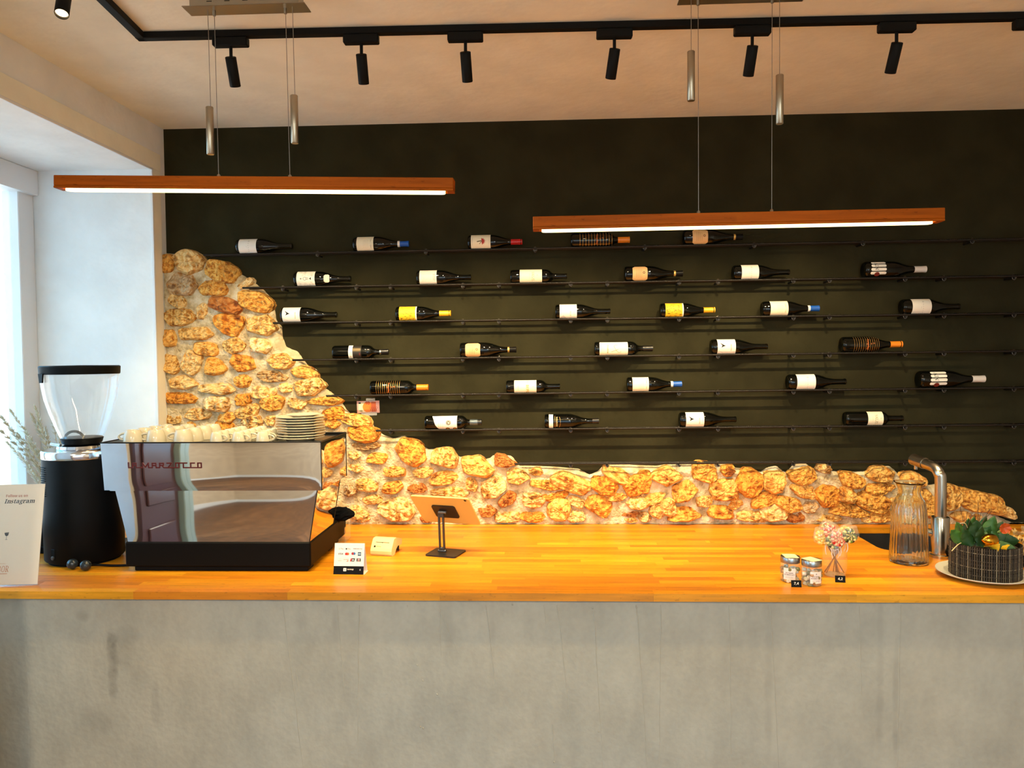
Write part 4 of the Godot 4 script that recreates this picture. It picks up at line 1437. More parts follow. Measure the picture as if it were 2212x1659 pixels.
# ---------------------------------------------------------------- pendant lights
func pendant(label: String, x0: float, y0: float, x1: float, y1: float, z: float, can_x: float, wires: Array, weights: Array) -> void:
	var a := on_z(x0, y0, z)
	var b := on_z(x1, y1, z)
	var len := a.distance_to(b)
	var mid := (a + b) / 2
	mid.z = z - 0.0275
	var t := thing("pendant_light", label, "pendant lamp", mid, 0.0, "wooden bar pendants")
	t.rotation.z = atan2(b.y - a.y, b.x - a.x)
	var wm := StandardMaterial3D.new()
	wm.albedo_color = rgb(168, 84, 12)
	wm.metallic_specular = 0.2
	wm.albedo_texture = WOODS[1]
	wm.uv1_scale = Vector3(0.9, 4, 1)
	wm.roughness = 0.5
	# wooden bar with a slot for the light strip
	var s := Soup.new()
	var h := 0.044
	add_box(s, Vector3(0, 0.004, 0), Vector3(len, h - 0.008, 0.055), 0.002)
	for e in [-1, 1]:
		add_box(s, Vector3(0, -h / 2 + 0.004, e * 0.0245), Vector3(len, 0.008, 0.006), 0.001)
		add_box(s, Vector3(e * (len / 2 - 0.012), -h / 2 + 0.004, 0), Vector3(0.024, 0.008, 0.043), 0.001)
	part(t, "wooden_bar", s.mesh(), wm)
	part(t, "lamp_strip", prism(round_rect(len - 0.06, 0.036, 0.017, 8), -0.006, 0.004), lamp_mat(Color(1.0, 0.86, 0.55), 5.0), Vector3(0, -h / 2 - 0.001, 0), rot(90, 0, 0))
	var l := AreaLight3D.new()
	l.name = "pendant_area_light"
	l.area_size = Vector2(len - 0.06, 0.03)
	l.light_color = PENDANT_COLOR
	l.light_energy = PENDANT_ENERGY
	l.area_range = 12.0
	l.shadow_enabled = true
	t.add_child(l)
	l.position = Vector3(0, -h / 2 - 0.009, 0)
	l.rotation_degrees = Vector3(-90, 0, 0)
	# canopy under the ceiling
	var steel := M(rgb(168, 160, 146), 0.32, 1.0)
	var inv := t.transform.affine_inverse()
	var cx := on_y(can_x, 25, CEIL - 0.05).x
	var cp := Vector3(cx, CEIL - 0.026, mid.z)
	var cb := Soup.new()
	add_box(cb, Vector3.ZERO, Vector3(0.38, 0.052, 0.055), 0.002)
	add_box(cb, Vector3(0, -0.028, 0), Vector3(0.425, 0.003, 0.075), 0.001)
	var can := part(t, "canopy", cb.mesh(), steel, inv * cp, inv.basis)
	for i in 4:
		for e in [0, 1]:
			part(can, "vent_slot", box(Vector3(0.018, 0.0025, 0.001), 0.0), M(rgb(30, 28, 25), 0.7), Vector3(-0.12 + i * 0.062, -0.004 - e * 0.006, 0.0279))
	for i in 2:
		var wx: float = wires[i]
		var top := Vector3(on_z(wx, 30, mid.z).x, CEIL - 0.056, mid.z)
		var low := Vector3(on_z(wires[i + 2], y0 - 12, mid.z).x, 0, mid.z)
		low = t.transform * Vector3(clampf((inv * Vector3(low.x, mid.y, mid.z)).x, -len / 2, len / 2), h / 2, 0)
		part(t, "hanging_wire", tube([inv * top, inv * low], 0.0011, -1, 6), M(rgb(150, 146, 138), 0.4, 0.8))
		part(t, "wire_grip", lathe([Vector2(0, 0), Vector2(0.006, 0), Vector2(0.006, 0.009), Vector2(0.002, 0.013), Vector2(0, 0.013)], 14), steel, inv * low)
		part(t, "wire_grip", lathe([Vector2(0, -0.02), Vector2(0.005, -0.02), Vector2(0.005, 0), Vector2(0, 0)], 14), steel, inv * (top + Vector3(0, 0.002, 0)))
		# counterweight on its own wire
		var wq: Array = weights[i]
		var wt := on_z(wq[0], wq[1], mid.z + 0.012)
		var wb := on_z(wq[0], wq[2], mid.z + 0.012)
		var wtop := Vector3(on_z(wq[3], 30, mid.z + 0.012).x, CEIL - 0.056, mid.z + 0.012)
		part(t, "weight_wire", tube([inv * wtop, inv * Vector3(wt.x, wt.y, wt.z)], 0.0011, -1, 6), M(rgb(150, 146, 138), 0.4, 0.8))
		part(t, "counterweight", lathe([Vector2(0, 0), Vector2(0.0115, 0), Vector2(0.0128, 0.0015), Vector2(0.0128, wt.y - wb.y - 0.0015), Vector2(0.0115, wt.y - wb.y), Vector2(0, wt.y - wb.y)], 24), M(rgb(176, 168, 152), 0.3, 1.0), inv * wb, inv.basis)

func build_pendants() -> void:
	pendant("long wooden pendant bar hanging beside the window", 115, 391.5, 979, 397.5, 1.53, 540, [463, 617, 472, 626], [[455, 231, 334, 449], [637, 206, 310, 632]])
	pendant("long wooden pendant bar hanging over the sink side of the bar", 1151, 481.5, 2042, 462.5, 1.50, 1586, [1508, 1668, 1509, 1667], [[1493, 111, 218, 1493], [1684, 162, 268, 1684]])

# ---------------------------------------------------------------- coffee machine with cups and plates
# bulged sheet between four corners, facing out; the bulge rolls off towards the edges
func sheet(a: Vector3, b: Vector3, c: Vector3, d: Vector3, out: Vector3, bulge: float, nx := 36, ny := 14) -> ArrayMesh:
	var v := PackedVector3Array()
	var n := PackedVector3Array()
	var idx := PackedInt32Array()
	for j in ny + 1:
		for i in nx + 1:
			var u := float(i) / nx
			var w := float(j) / ny
			var p := a.lerp(b, u).lerp(d.lerp(c, u), w)
			var k := (1.0 - pow(absf(u * 2 - 1), 8.0)) * (1.0 - pow(absf(w * 2 - 1), 4.0))
			v.append(p + out * bulge * k)
	for j in ny + 1:
		for i in nx + 1:
			var l := v[j * (nx + 1) + maxi(i - 1, 0)]
			var r := v[j * (nx + 1) + mini(i + 1, nx)]
			var lo := v[maxi(j - 1, 0) * (nx + 1) + i]
			var hi := v[mini(j + 1, ny) * (nx + 1) + i]
			var q := (r - l).cross(hi - lo).normalized()
			n.append(q if q.dot(out) > 0 else -q)
	for j in ny:
		for i in nx:
			var q := j * (nx + 1) + i
			idx.append_array([q, q + 1, q + nx + 1, q + 1, q + nx + 2, q + nx + 1])
	return commit(v, n, PackedVector2Array(), idx)

func cup_mesh(r: float, h: float) -> ArrayMesh:
	return lathe([Vector2(r * 0.93, 0.004), Vector2(r * 0.97, 0.0), Vector2(r, 0.001), Vector2(r * 0.995, h * 0.2), Vector2(r * 0.96, h * 0.45), Vector2(r * 0.88, h * 0.68), Vector2(r * 0.76, h * 0.88), Vector2(r * 0.68, h * 0.97), Vector2(r * 0.64, h), Vector2(r * 0.56, h), Vector2(r * 0.54, h * 0.97), Vector2(0, h * 0.965)], 32)

func cup_handle(r: float, h: float) -> ArrayMesh:
	var p := []
	for i in 9:
		var a := deg_to_rad(-80.0 + 160.0 * i / 8.0)
		p.append(Vector3(r * 0.88 + r * 0.92 * cos(a), h * 0.50 + h * 0.24 * sin(a) - h * 0.02 * cos(a), 0))
	p[0].x = r * 0.9
	p[8].x = r * 0.86
	return tube(p, r * 0.11, r * 0.13, 8)

func build_machine() -> void:
	var zf := 0.97
	var xl := on_z(270, 1200, zf).x
	var xr := on_z(671, 1200, zf).x
	var x0 := (xl + xr) / 2
	var t := thing("espresso_machine", "mirror-polished steel coffee machine on a black base, cups stacked on it", "coffee machine", Vector3(x0, TOP, zf))
	var lx := func(px: float, py: float) -> float: return on_z(px, py, zf).x - x0
	var ly := func(py: float) -> float: return on_z(470, py, zf).y - TOP
	var mirror := M(rgb(222, 223, 226), 0.035, 1.0)
	var black := M(rgb(10, 10, 9), 0.5)
	var dark := M(rgb(12, 12, 12), 0.6)
	var dep := 0.40
	var y_tray: float = ly.call(1225)
	var y_base: float = ly.call(1171)
	var y_mid: float = ly.call(1059)
	var y_top: float = ly.call(955)
	# base
	var s := Soup.new()
	add_box(s, Vector3(0, (y_tray + y_base) / 2, -dep / 2 - 0.02), Vector3(xr - xl, y_base - y_tray, dep + 0.04), 0.006)
	part(t, "base", s.mesh(), black)
	for e in [lx.call(287, 1235), lx.call(661, 1235)]:
		part(t, "foot", block(Vector3(e, 0, -dep - 0.01), Vector3(e + (0.07 if e < 0 else -0.07), y_tray, -dep + 0.05), 0.003), dark)
	part(t, "kick_panel", block(Vector3(lx.call(288, 1235), 0.001, -0.09), Vector3(lx.call(664, 1235), y_tray, -0.012), 0.003), dark)
	# lower body, narrowing downwards
	var lt: float = lx.call(247, 1060)
	var rt: float = lx.call(685, 1060)
	var lb: float = lx.call(275, 1170)
	var rb: float = lx.call(668, 1170)
	var A := Vector3(lb, y_base, -0.006)
	var B := Vector3(rb, y_base, -0.006)
	var C := Vector3(rt, y_mid, -0.006)
	var D := Vector3(lt, y_mid, -0.006)
	var back := Vector3(0, 0, -dep + 0.03)
	part(t, "lower_back_panel", sheet(A, B, C, D, Vector3(0, 0, 1), 0.0015), mirror)
	part(t, "lower_side_panel", sheet(B, B + back, C + back, C, Vector3(1, 0, 0), 0.001, 16, 10), mirror)
	part(t, "lower_side_panel", sheet(A + back, A, D, D + back, Vector3(-1, 0, 0), 0.001, 16, 10), mirror)
	part(t, "rear_plate", sheet(B + back, A + back, D + back, C + back, Vector3(0, 0, -1), 0.0, 2, 2), black)
	# upper body
	var ul: float = lx.call(220, 956)
	var ur: float = lx.call(695, 956)
	var dl: float = lx.call(229, 1058)
	var dr: float = lx.call(697, 1058)
	var fz := 0.012
	A = Vector3(dl, y_mid, fz)
	B = Vector3(dr, y_mid, fz)
	C = Vector3(ur, y_top, fz)
	D = Vector3(ul, y_top, fz)
	back = Vector3(0, 0, -dep)
	part(t, "upper_back_panel", sheet(A, B, C, D, Vector3(0, 0, 1), 0.004), mirror)
	part(t, "upper_side_panel", sheet(B, B + back, C + back, C, Vector3(1, 0, 0), 0.001, 16, 10), mirror)
	part(t, "upper_side_panel", sheet(A + back, A, D, D + back, Vector3(-1, 0, 0), 0.001, 16, 10), mirror)
	part(t, "front_plate", sheet(B + back, A + back, D + back, C + back, Vector3(0, 0, -1), 0.0, 2, 2), black)
	part(t, "underside", block(Vector3(dl, y_mid, -dep + fz), Vector3(dr, y_mid + 0.003, fz)), dark)
	part(t, "cup_tray", block(Vector3(ul + 0.002, y_top - 0.014, -dep + fz + 0.002), Vector3(ur - 0.002, y_top - 0.010, fz - 0.002)), M(rgb(150, 150, 150), 0.3, 1.0))
	part(t, "top_rim", tubes([[D, C], [C, C + back], [D, D + back], [D + back, C + back]], 0.0028, -1, 8), M(rgb(24, 24, 24), 0.35, 0.5))
	part(t, "edge_strip", tubes([[B, C], [B + back, C + back], [Vector3(rb, y_base, -0.004), Vector3(rt, y_mid, -0.004)], [Vector3(rb, y_base, -dep + 0.03), Vector3(rt, y_mid, -dep + 0.03)]], 0.0022, -1, 6), M(rgb(26, 24, 22), 0.4, 0.6))
	part(t, "drip_tray", block(Vector3(lb + 0.02, y_tray, -dep - 0.22), Vector3((xr - xl) / 2 - 0.012, y_base - 0.02, -dep - 0.041), 0.004), black)
	for i in 3:
		part(t, "group_head", lathe([Vector2(0, 0), Vector2(0.032, 0.0), Vector2(0.034, 0.006), Vector2(0.034, 0.05), Vector2(0.02, 0.07), Vector2(0, 0.07)], 24), M(rgb(190, 190, 192), 0.2, 1.0), Vector3(lerpf(lb, rb, (i + 0.5) / 3), y_mid - 0.05, -dep - 0.08))
	# the maker's name as raised strokes
	var st := [105,175,115,305, 115,305,225,305, 215,305,220,190, 220,190,310,190, 310,190,320,305, 220,250,315,250, 320,305,490,305, 490,305,485,185, 485,185,560,290, 560,290,635,185, 635,185,645,305, 645,305,745,305, 745,305,740,190, 740,190,835,190, 835,190,845,305, 740,250,840,250, 845,305,940,305, 940,305,935,190, 935,190,1035,190, 1035,190,1035,245, 1035,245,940,245, 1000,250,1050,305, 1050,305,1150,305, 1130,187,1250,187, 1250,187,1160,305, 1160,305,1450,305, 1365,305,1360,185, 1360,185,1650,185, 1450,305,1445,185, 1560,185,1565,305, 1565,305,2030,305, 1760,305,1755,185, 1755,185,1855,185, 1950,305,1945,185, 1945,185,2035,185, 2035,185,2040,305]
	var ls := Soup.new()
	for k in range(0, st.size(), 4):
		var a := on_z(270 + st[k] * 180.0 / 2212, 985 + st[k + 1] * 40.0 / 492, zf + fz)
		var b := on_z(270 + st[k + 2] * 180.0 / 2212, 985 + st[k + 3] * 40.0 / 492, zf + fz)
		a -= Vector3(x0, TOP, zf)
		b -= Vector3(x0, TOP, zf)
		var dd := Vector2(b.x - a.x, b.y - a.y)
		add_box(ls, (a + b) / 2 + Vector3(0, 0, 0.0035), Vector3(dd.length() + 0.0045, 0.0052, 0.006 + 0.0002 * (k % 5)), 0.0005, Basis(Vector3(0, 0, 1), dd.angle()))
	part(t, "lettering", ls.mesh(), M(rgb(74, 10, 12), 0.35))
	# cups upside down on the tray
	var china := M(rgb(188, 178, 154), 0.14)
	var cy := TOP + y_top - 0.010
	var big := cup_mesh(0.041, 0.060)
	var bigh := cup_handle(0.041, 0.060)
	var small := cup_mesh(0.030, 0.050)
	var smallh := cup_handle(0.030, 0.050)
	for col in 3:
		for r in 4:
			var px: float = [289.0, 338.0, 397.0][col]
			var p := on_z(px, 945, zf - 0.05)
			var c := thing("cappuccino_cup", "large upside-down cream cup, %s row behind the lettered panel, %s column from the grinder" % [["first", "second", "third", "fourth"][r], ["first", "second", "third"][col]], "cup", Vector3(p.x + r * 0.004, cy, zf - 0.046 - r * 0.088), deg_to_rad(180.0 + rng.randf_range(-14, 14)), "large cups on the coffee machine")
			part(c, "bowl", big, china)
			part(c, "handle", bigh, china)
	for col in 3:
		for r in 5:
			var px: float = [472.0, 519.0, 571.0][col]
			var p := on_z(px, 945, zf - 0.05)
			if col == 2 and r > 0:
				p.x -= 0.012
			var c := thing("espresso_cup", "small upside-down cream cup, %s row behind the lettered panel, %s column towards the plates" % [["first", "second", "third", "fourth", "fifth"][r], ["first", "second", "third"][col]], "cup", Vector3(p.x, cy, zf - 0.036 - r * 0.066), deg_to_rad(-8.0 + rng.randf_range(-14, 14)), "small cups on the coffee machine")
			part(c, "bowl", small, china)
			part(c, "handle", smallh, china)
	# stack of plates
	var plate := lathe([Vector2(0, 0.003), Vector2(0.05, 0.003), Vector2(0.054, 0.0), Vector2(0.058, 0.0), Vector2(0.062, 0.004), Vector2(0.085, 0.010), Vector2(0.103, 0.0145), Vector2(0.1055, 0.0165), Vector2(0.104, 0.0185), Vector2(0.084, 0.014), Vector2(0.06, 0.009), Vector2(0, 0.0075)], 40)
	var cx := on_z(650, 930, zf - 0.15).x
	for i in 10:
		var pl := thing("plate", "white china plate, %s from the bottom of the stack" % ["first", "second", "third", "fourth", "fifth", "sixth", "seventh", "eighth", "ninth", "tenth"][i] if i < 9 else "topmost white china plate of the stack on the coffee machine", "plate", Vector3(cx + rng.randf_range(-0.003, 0.003) + (0.012 if i == 9 else 0.0), cy + i * 0.0112, zf - 0.15 + rng.randf_range(-0.003, 0.003)), 0.0, "stacked plates")
		part(pl, "dish", plate, china)
		if i == 9:
			pl.scale = Vector3(0.72, 0.9, 0.72)
	# black cloth by the drip tray
	var cl := thing("bar_cloth", "crumpled black cloth beside the coffee machine", "cloth", Vector3(xr - 0.035, TOP + y_base - 0.019, zf - dep - 0.11))
	var cv := Soup.new()
	var pts := []
	var nlat := 12
	var nlon := 22
	for i in nlat + 1:
		var row := []
		for j in nlon:
			var th := PI * i / nlat
			var ph := TAU * j / nlon
			var d := Vector3(sin(th) * cos(ph), cos(th), sin(th) * sin(ph))
			var f := 1.0 + 0.35 * noise.get_noise_3d(d.x * 2.2, d.y * 2.2, d.z * 2.2) + 0.15 * noise.get_noise_3d(d.x * 6, d.y * 6, d.z * 6)
			row.append(Vector3(d.x * 0.075 * f, maxf(0.045 + d.y * 0.045 * f, 0.0), d.z * 0.06 * f))
		pts.append(row)
	for i in nlat:
		for j in nlon:
			var o: Vector3 = pts[i][j] - Vector3(0, 0.04, 0)
			cv.quad(pts[i][j], pts[i][(j + 1) % nlon], pts[i + 1][(j + 1) % nlon], pts[i + 1][j], o)
	part(cl, "fabric", cv.mesh(), M(rgb(8, 9, 11), 0.9), Vector3.ZERO, Basis.IDENTITY.scaled(Vector3(1.25, 0.75, 1.0)))
	# clear splash screen at the side of the machine
	var sp := thing("splash_screen", "clear acrylic splash screen standing beside the coffee machine", "screen", on_y(745, 1172) + Vector3(0, 0, 0))
	part(sp, "acrylic_sheet", box(Vector3(0.004, 0.075, 0.10), 0.001), glass(rgb(250, 240, 220), 0.12), Vector3(0, 0.0375, -0.05))

# ---------------------------------------------------------------- left end: grinder, sign, grasses
func build_left_things() -> void:
	var black := M(rgb(11, 11, 11), 0.5)
	var chrome := M(rgb(215, 215, 218), 0.12, 1.0)
	# grinder
	var g0 := on_y(185, 1206)
	var sc := (g0 - eye).length() / FOCAL
	var t := thing("coffee_grinder", "tall black coffee grinder with a clear bean hopper", "grinder", g0)
	var R := 66.0 * sc
	part(t, "foot_ring", lathe([Vector2(0, 0), Vector2(R * 0.9, 0), Vector2(R * 0.9, 0.014), Vector2(0, 0.014)], 40), M(rgb(10, 10, 10), 0.7))
	var hb := 190.0 * sc
	part(t, "body", lathe([Vector2(0, 0.012), Vector2(R * 0.97, 0.012), Vector2(R, 0.018), Vector2(R * 1.01, hb * 0.5), Vector2(R * 1.0, hb), Vector2(0, hb)], 48), black)
	part(t, "collar", lathe([Vector2(0, hb), Vector2(R * 1.0, hb), Vector2(R * 1.01, hb + 0.003), Vector2(R * 1.01, hb + 0.032), Vector2(R * 0.99, hb + 0.036), Vector2(R * 0.6, hb + 0.037), Vector2(0, hb + 0.037)], 48), chrome)
	var hc := hb + 0.037
	part(t, "adjusting_ring", lathe([Vector2(0, 0), Vector2(R * 0.62, 0), Vector2(R * 0.64, 0.004), Vector2(R * 0.62, 0.016), Vector2(R * 0.4, 0.02), Vector2(0, 0.02)], 40), chrome, Vector3(0, hc, 0))
	part(t, "set_screw", tube([Vector3(-R * 0.7, hc + 0.024, R * 0.3), Vector3(-R * 0.3, hc + 0.022, R * 0.5)], 0.006, -1, 10), chrome)
	part(t, "hopper_neck", lathe([Vector2(0, 0), Vector2(R * 0.46, 0), Vector2(R * 0.5, 0.004), Vector2(R * 0.54, 0.026), Vector2(R * 0.5, 0.03), Vector2(0, 0.03)], 40), black, Vector3(0, hc + 0.022, 0))
	var hs := hc + 0.05
	var hh := 118.0 * sc
	var prof := []
	for q in [[0.54, 0.0], [0.58, 0.05], [0.68, 0.2], [0.80, 0.4], [0.90, 0.6], [0.955, 0.8], [0.985, 1.0]]:
		prof.append(Vector2(R * q[0], hs + hh * q[1]))
	part(t, "hopper", lathe(prof, 48), glass(rgb(235, 240, 240), 0.1))
	var inner := []
	for p in prof:
		inner.append(Vector2(p.x - 0.005, p.y))
	part(t, "hopper_lining", lathe(inner, 48), glass(rgb(235, 240, 240), 0.06))
	part(t, "lid", lathe([Vector2(0, hs + hh), Vector2(R * 0.99, hs + hh - 0.004), Vector2(R * 1.0, hs + hh), Vector2(R * 1.01, hs + hh + 0.03), Vector2(R * 0.98, hs + hh + 0.034), Vector2(0, hs + hh + 0.036)], 48), black)
	part(t, "lid_clip", prism(PackedVector2Array([Vector2(-0.02, 0), Vector2(0.02, 0), Vector2(0.013, -0.04), Vector2(-0.011, -0.04)]), 0.0, 0.006), black, Vector3(-R * 0.55, hs + hh, R * 0.83), Basis(Vector3.UP, -0.55))
	var arch := []
	for i in 11:
		var a := PI * i / 10.0
		arch.append(Vector3(0.044 * cos(a), hs - 0.004 + 0.036 * sin(a), R * 0.35))
	part(t, "hopper_slide", tube(arch, 0.006, -1, 10), black)
	for i in 14:
		part(t, "vent_rib", box(Vector3(0.05, 0.0028, 0.004), 0.001), M(rgb(10, 10, 10), 0.6), Vector3(-R * 0.62, hb - 0.035 - i * 0.0095, R * 0.80), Basis(Vector3.UP, -0.66))
	part(t, "switch_plate", box(Vector3(0.022, 0.05, 0.004), 0.006), M(rgb(9, 9, 9), 0.5), Vector3(-R * 0.30, 0.055, R * 0.955), Basis(Vector3.UP, -0.3))
	part(t, "switch_knob", lathe([Vector2(0, 0), Vector2(0.0085, 0), Vector2(0.0085, 0.005), Vector2(0.006, 0.006), Vector2(0, 0.006)], 18), M(rgb(90, 90, 90), 0.3, 0.8), Vector3(-R * 0.29, 0.042, R * 0.97), Basis(Vector3.UP, -0.3) * rot(90, 0, 0))
	# plugs and cable in front of the grinder
	var kn := lathe([Vector2(0, 0), Vector2(0.018, 0.0), Vector2(0.023, 0.006), Vector2(0.021, 0.022), Vector2(0.013, 0.03), Vector2(0, 0.032)], 16)
	var pl := thing("power_plug", "black round power plug lying before the grinder, cable towards the coffee machine", "plug", on_y(186, 1232))
	part(pl, "plug_body", kn, M(rgb(30, 36, 40), 0.25), Vector3(0.0, 0.021, 0), rot(70, 25, 0))
	var c0 := on_y(196, 1226) - on_y(186, 1232)
	var c1 := on_y(278, 1224) - on_y(186, 1232)
	part(pl, "cable", tube(smooth_path([Vector3(0.012, 0.021, 0.0), Vector3(c0.x + 0.03, 0.012, c0.z), Vector3((c0.x + c1.x) / 2 + 0.02, 0.006, c0.z - 0.01), Vector3(c1.x, 0.006, c1.z)]), 0.005, -1, 8), M(rgb(14, 14, 14), 0.5))
	var p2 := thing("power_plug", "black round power plug with blue-grey sheen, farther from the coffee machine", "plug", on_y(161, 1229))
	part(p2, "plug_body", kn, M(rgb(30, 36, 40), 0.25), Vector3(0, 0.021, 0), rot(70, -10, 0))
	# black canister and tray in the corner behind
	var cn := thing("black_canister", "black box canister with a wire handle behind the white sign", "canister", on_y(95, 1197))
	part(cn, "body", box(Vector3(0.11, 0.25, 0.10), 0.006), M(rgb(14, 14, 13), 0.5), Vector3(0, 0.145, -0.06))
	part(cn, "plinth", box(Vector3(0.118, 0.034, 0.11), 0.004), M(rgb(11, 11, 10), 0.6), Vector3(0, 0.017, -0.06))
	part(cn, "wire_handle", tube(smooth_path([Vector3(0.06, 0.24, 0.004), Vector3(0.045, 0.22, 0.006), Vector3(0.045, 0.12, 0.006), Vector3(0.03, 0.07, 0.004)]), 0.0025, -1, 6), M(rgb(60, 60, 60), 0.4))
	part(cn, "lid", box(Vector3(0.09, 0.02, 0.08), 0.004), M(rgb(14, 14, 13), 0.5), Vector3(-0.01, 0.28, -0.06))
	var tr := thing("round_tray", "flat black round tray between grinder and coffee machine", "tray", on_y(262, 1178))
	part(tr, "plate", lathe([Vector2(0, 0.002), Vector2(0.085, 0.002), Vector2(0.1, 0.012), Vector2(0.102, 0.014), Vector2(0.1, 0.015), Vector2(0.08, 0.006), Vector2(0, 0.005)], 36), M(rgb(18, 20, 22), 0.2))
	# dried grasses in a vase
	var v0 := on_y(75, 1192)
	v0.x -= 0.02
	var ve := thing("dried_grasses", "pale dried grasses in a dark vase in the window recess", "grasses", Vector3(-2.42, TOP, 0.42))
	part(ve, "vase", lathe([Vector2(0, 0), Vector2(0.06, 0), Vector2(0.075, 0.05), Vector2(0.07, 0.13), Vector2(0.045, 0.18), Vector2(0.05, 0.2), Vector2(0.044, 0.2), Vector2(0.04, 0.18), Vector2(0, 0.17)], 28), M(rgb(28, 27, 25), 0.6))
	var straw := [M(rgb(214, 204, 176), 0.9), M(rgb(196, 186, 160), 0.9), M(rgb(226, 220, 204), 0.9)]
	var gr := RandomNumberGenerator.new()
	gr.seed = 21
	var k := 0
	for q in [[-14, 880], [8, 905], [25, 890], [40, 940], [55, 930], [78, 885], [70, 900], [107, 875], [119, 898], [85, 915], [100, 930], [65, 960], [-30, 900], [45, 985], [20, 960], [92, 1000]]:
		var tip := on_z(q[0], q[1], 0.42 + gr.randf_range(-0.10, 0.10)) - ve.position
		var base := Vector3(gr.randf_range(-0.02, 0.02), 0.12, gr.randf_range(-0.02, 0.02))
		var bend := Vector3(gr.randf_range(-0.03, 0.03), 0, gr.randf_range(-0.02, 0.02))
		var mid := base.lerp(tip, 0.5) + bend + Vector3(-tip.x * 0.12, 0.0, 0)
		var path := smooth_path([base, mid, tip], 10)
		var st := part(ve, "stem", tube(path, 0.0018, 0.0008, 5), straw[k % 3])
		# the feathery plume along the upper half of the stem
		var so := Soup.new()
		var n := path.size()
		for i in range(int(n * 0.42), n):
			var p: Vector3 = path[i]
			var f := 1.0 - absf((float(i) / n - 0.68) / 0.36)
			for e in 16:
				var a := gr.randf() * TAU
				var up: Vector3 = (path[mini(i + 1, n - 1)] - path[maxi(i - 1, 0)]).normalized()
				var o := Vector3(cos(a), 0.0, sin(a)) * (0.006 + 0.013 * f) * gr.randf_range(0.6, 1.2)
				var q0 := p + up * gr.randf_range(-0.008, 0.008)
				var q1 := q0 + o + up * (0.014 + 0.012 * gr.randf())
				var w := up.cross(o).normalized() * 0.0026
				so.quad(q0 - w * 0.4, q0 + w * 0.4, q0.lerp(q1, 0.6) + w, q1, o + up)
				so.tri(q0 - w * 0.4, q1, q0.lerp(q1, 0.6) - w, o + up)
		var pm := part(st, "plume", so.mesh(), straw[(k + 1) % 3])
		pm.set_meta("kind", "stuff")
		k += 1
	# sign in an acrylic stand
	var s0 := on_y(75, 1264)
	var sn := thing("counter_sign", "white upright sign asking to follow, standing at the end of the bar", "sign", s0, deg_to_rad(6))
	var tilt := rot(-11, 0, 0)
	var hS := 0.405
	part(sn, "paper", prism(PackedVector2Array([Vector2(-0.25, 0.004), Vector2(0.01, 0.004), Vector2(0.012, hS), Vector2(-0.25, hS)]), -0.0008, 0.0008), M(rgb(230, 210, 180), 0.6), Vector3.ZERO, tilt)
	part(sn, "acrylic_front", prism(PackedVector2Array([Vector2(-0.252, 0), Vector2(0.013, 0), Vector2(0.015, hS + 0.003), Vector2(-0.252, hS + 0.003)]), 0.0012, 0.0028), glass(rgb(250, 250, 250), 0.03), Vector3.ZERO, tilt)
	part(sn, "acrylic_foot", prism(PackedVector2Array([Vector2(-0.252, -0.09), Vector2(0.014, -0.09), Vector2(0.014, 0.0), Vector2(-0.252, 0.0)]), 0, 0.003), glass(rgb(250, 250, 250), 0.1), Vector3.ZERO, rot(-90, 0, 0) * rot(180, 0, 0))
	var kx := 0.405 / 212.0    # metres per pixel of the sign
	var at := func(px: float, py: float) -> Vector2: return Vector2((px - 75.0) * kx - 0.006 - (1264.0 - py) * 0.0, (1264.0 - py) * kx)
	var zt := 0.0012
	part(sn, "heading", ink(moved(letters("Follow us on", 0.0105, "Droid Sans", 700), at.call(28, 1076)), zt), M(rgb(176, 92, 50), 0.6), Vector3.ZERO, tilt)
	part(sn, "script_lettering", ink(moved(letters("Instagram", 0.0165, "Droid Serif", 700, 0.25), at.call(35, 1089)), zt), M(rgb(30, 24, 20), 0.6), Vector3.ZERO, tilt)
	var foot := moved(letters("NEIGHBOR", 0.023, "Droid Serif", 400, 0.12), at.call(-6, 1229))
	for i in foot.size():
		foot[i].x = at.call(33, 0).x + (foot[i].x - at.call(33, 0).x) * 0.66 - 0.026
	foot.append_array(bar(at.call(-8, 1220).x, at.call(-8, 1220).y + 0.004, 0.09, 0.0009))
	foot.append_array(bar(at.call(-6, 1238).x, at.call(-6, 1239).y, 0.10, 0.002))
	part(sn, "footer_lettering", ink(foot, zt), M(rgb(196, 112, 40), 0.6), Vector3.ZERO, tilt)
	var gl := at.call(13, 1157) as Vector2
	var wg := poly_tris(PackedVector2Array([gl + Vector2(-0.009, 0.006), gl + Vector2(0.009, 0.008), gl + Vector2(0.006, -0.004), gl + Vector2(0, -0.008), gl + Vector2(-0.006, -0.004)]))
	wg.append_array(bar(gl.x, gl.y - 0.014, 0.0012, 0.014))
	wg.append_array(bar(gl.x, gl.y - 0.021, 0.009, 0.0012))
	part(sn, "wine_glass_mark", ink(wg, zt), M(rgb(50, 48, 52), 0.6), Vector3.ZERO, tilt)

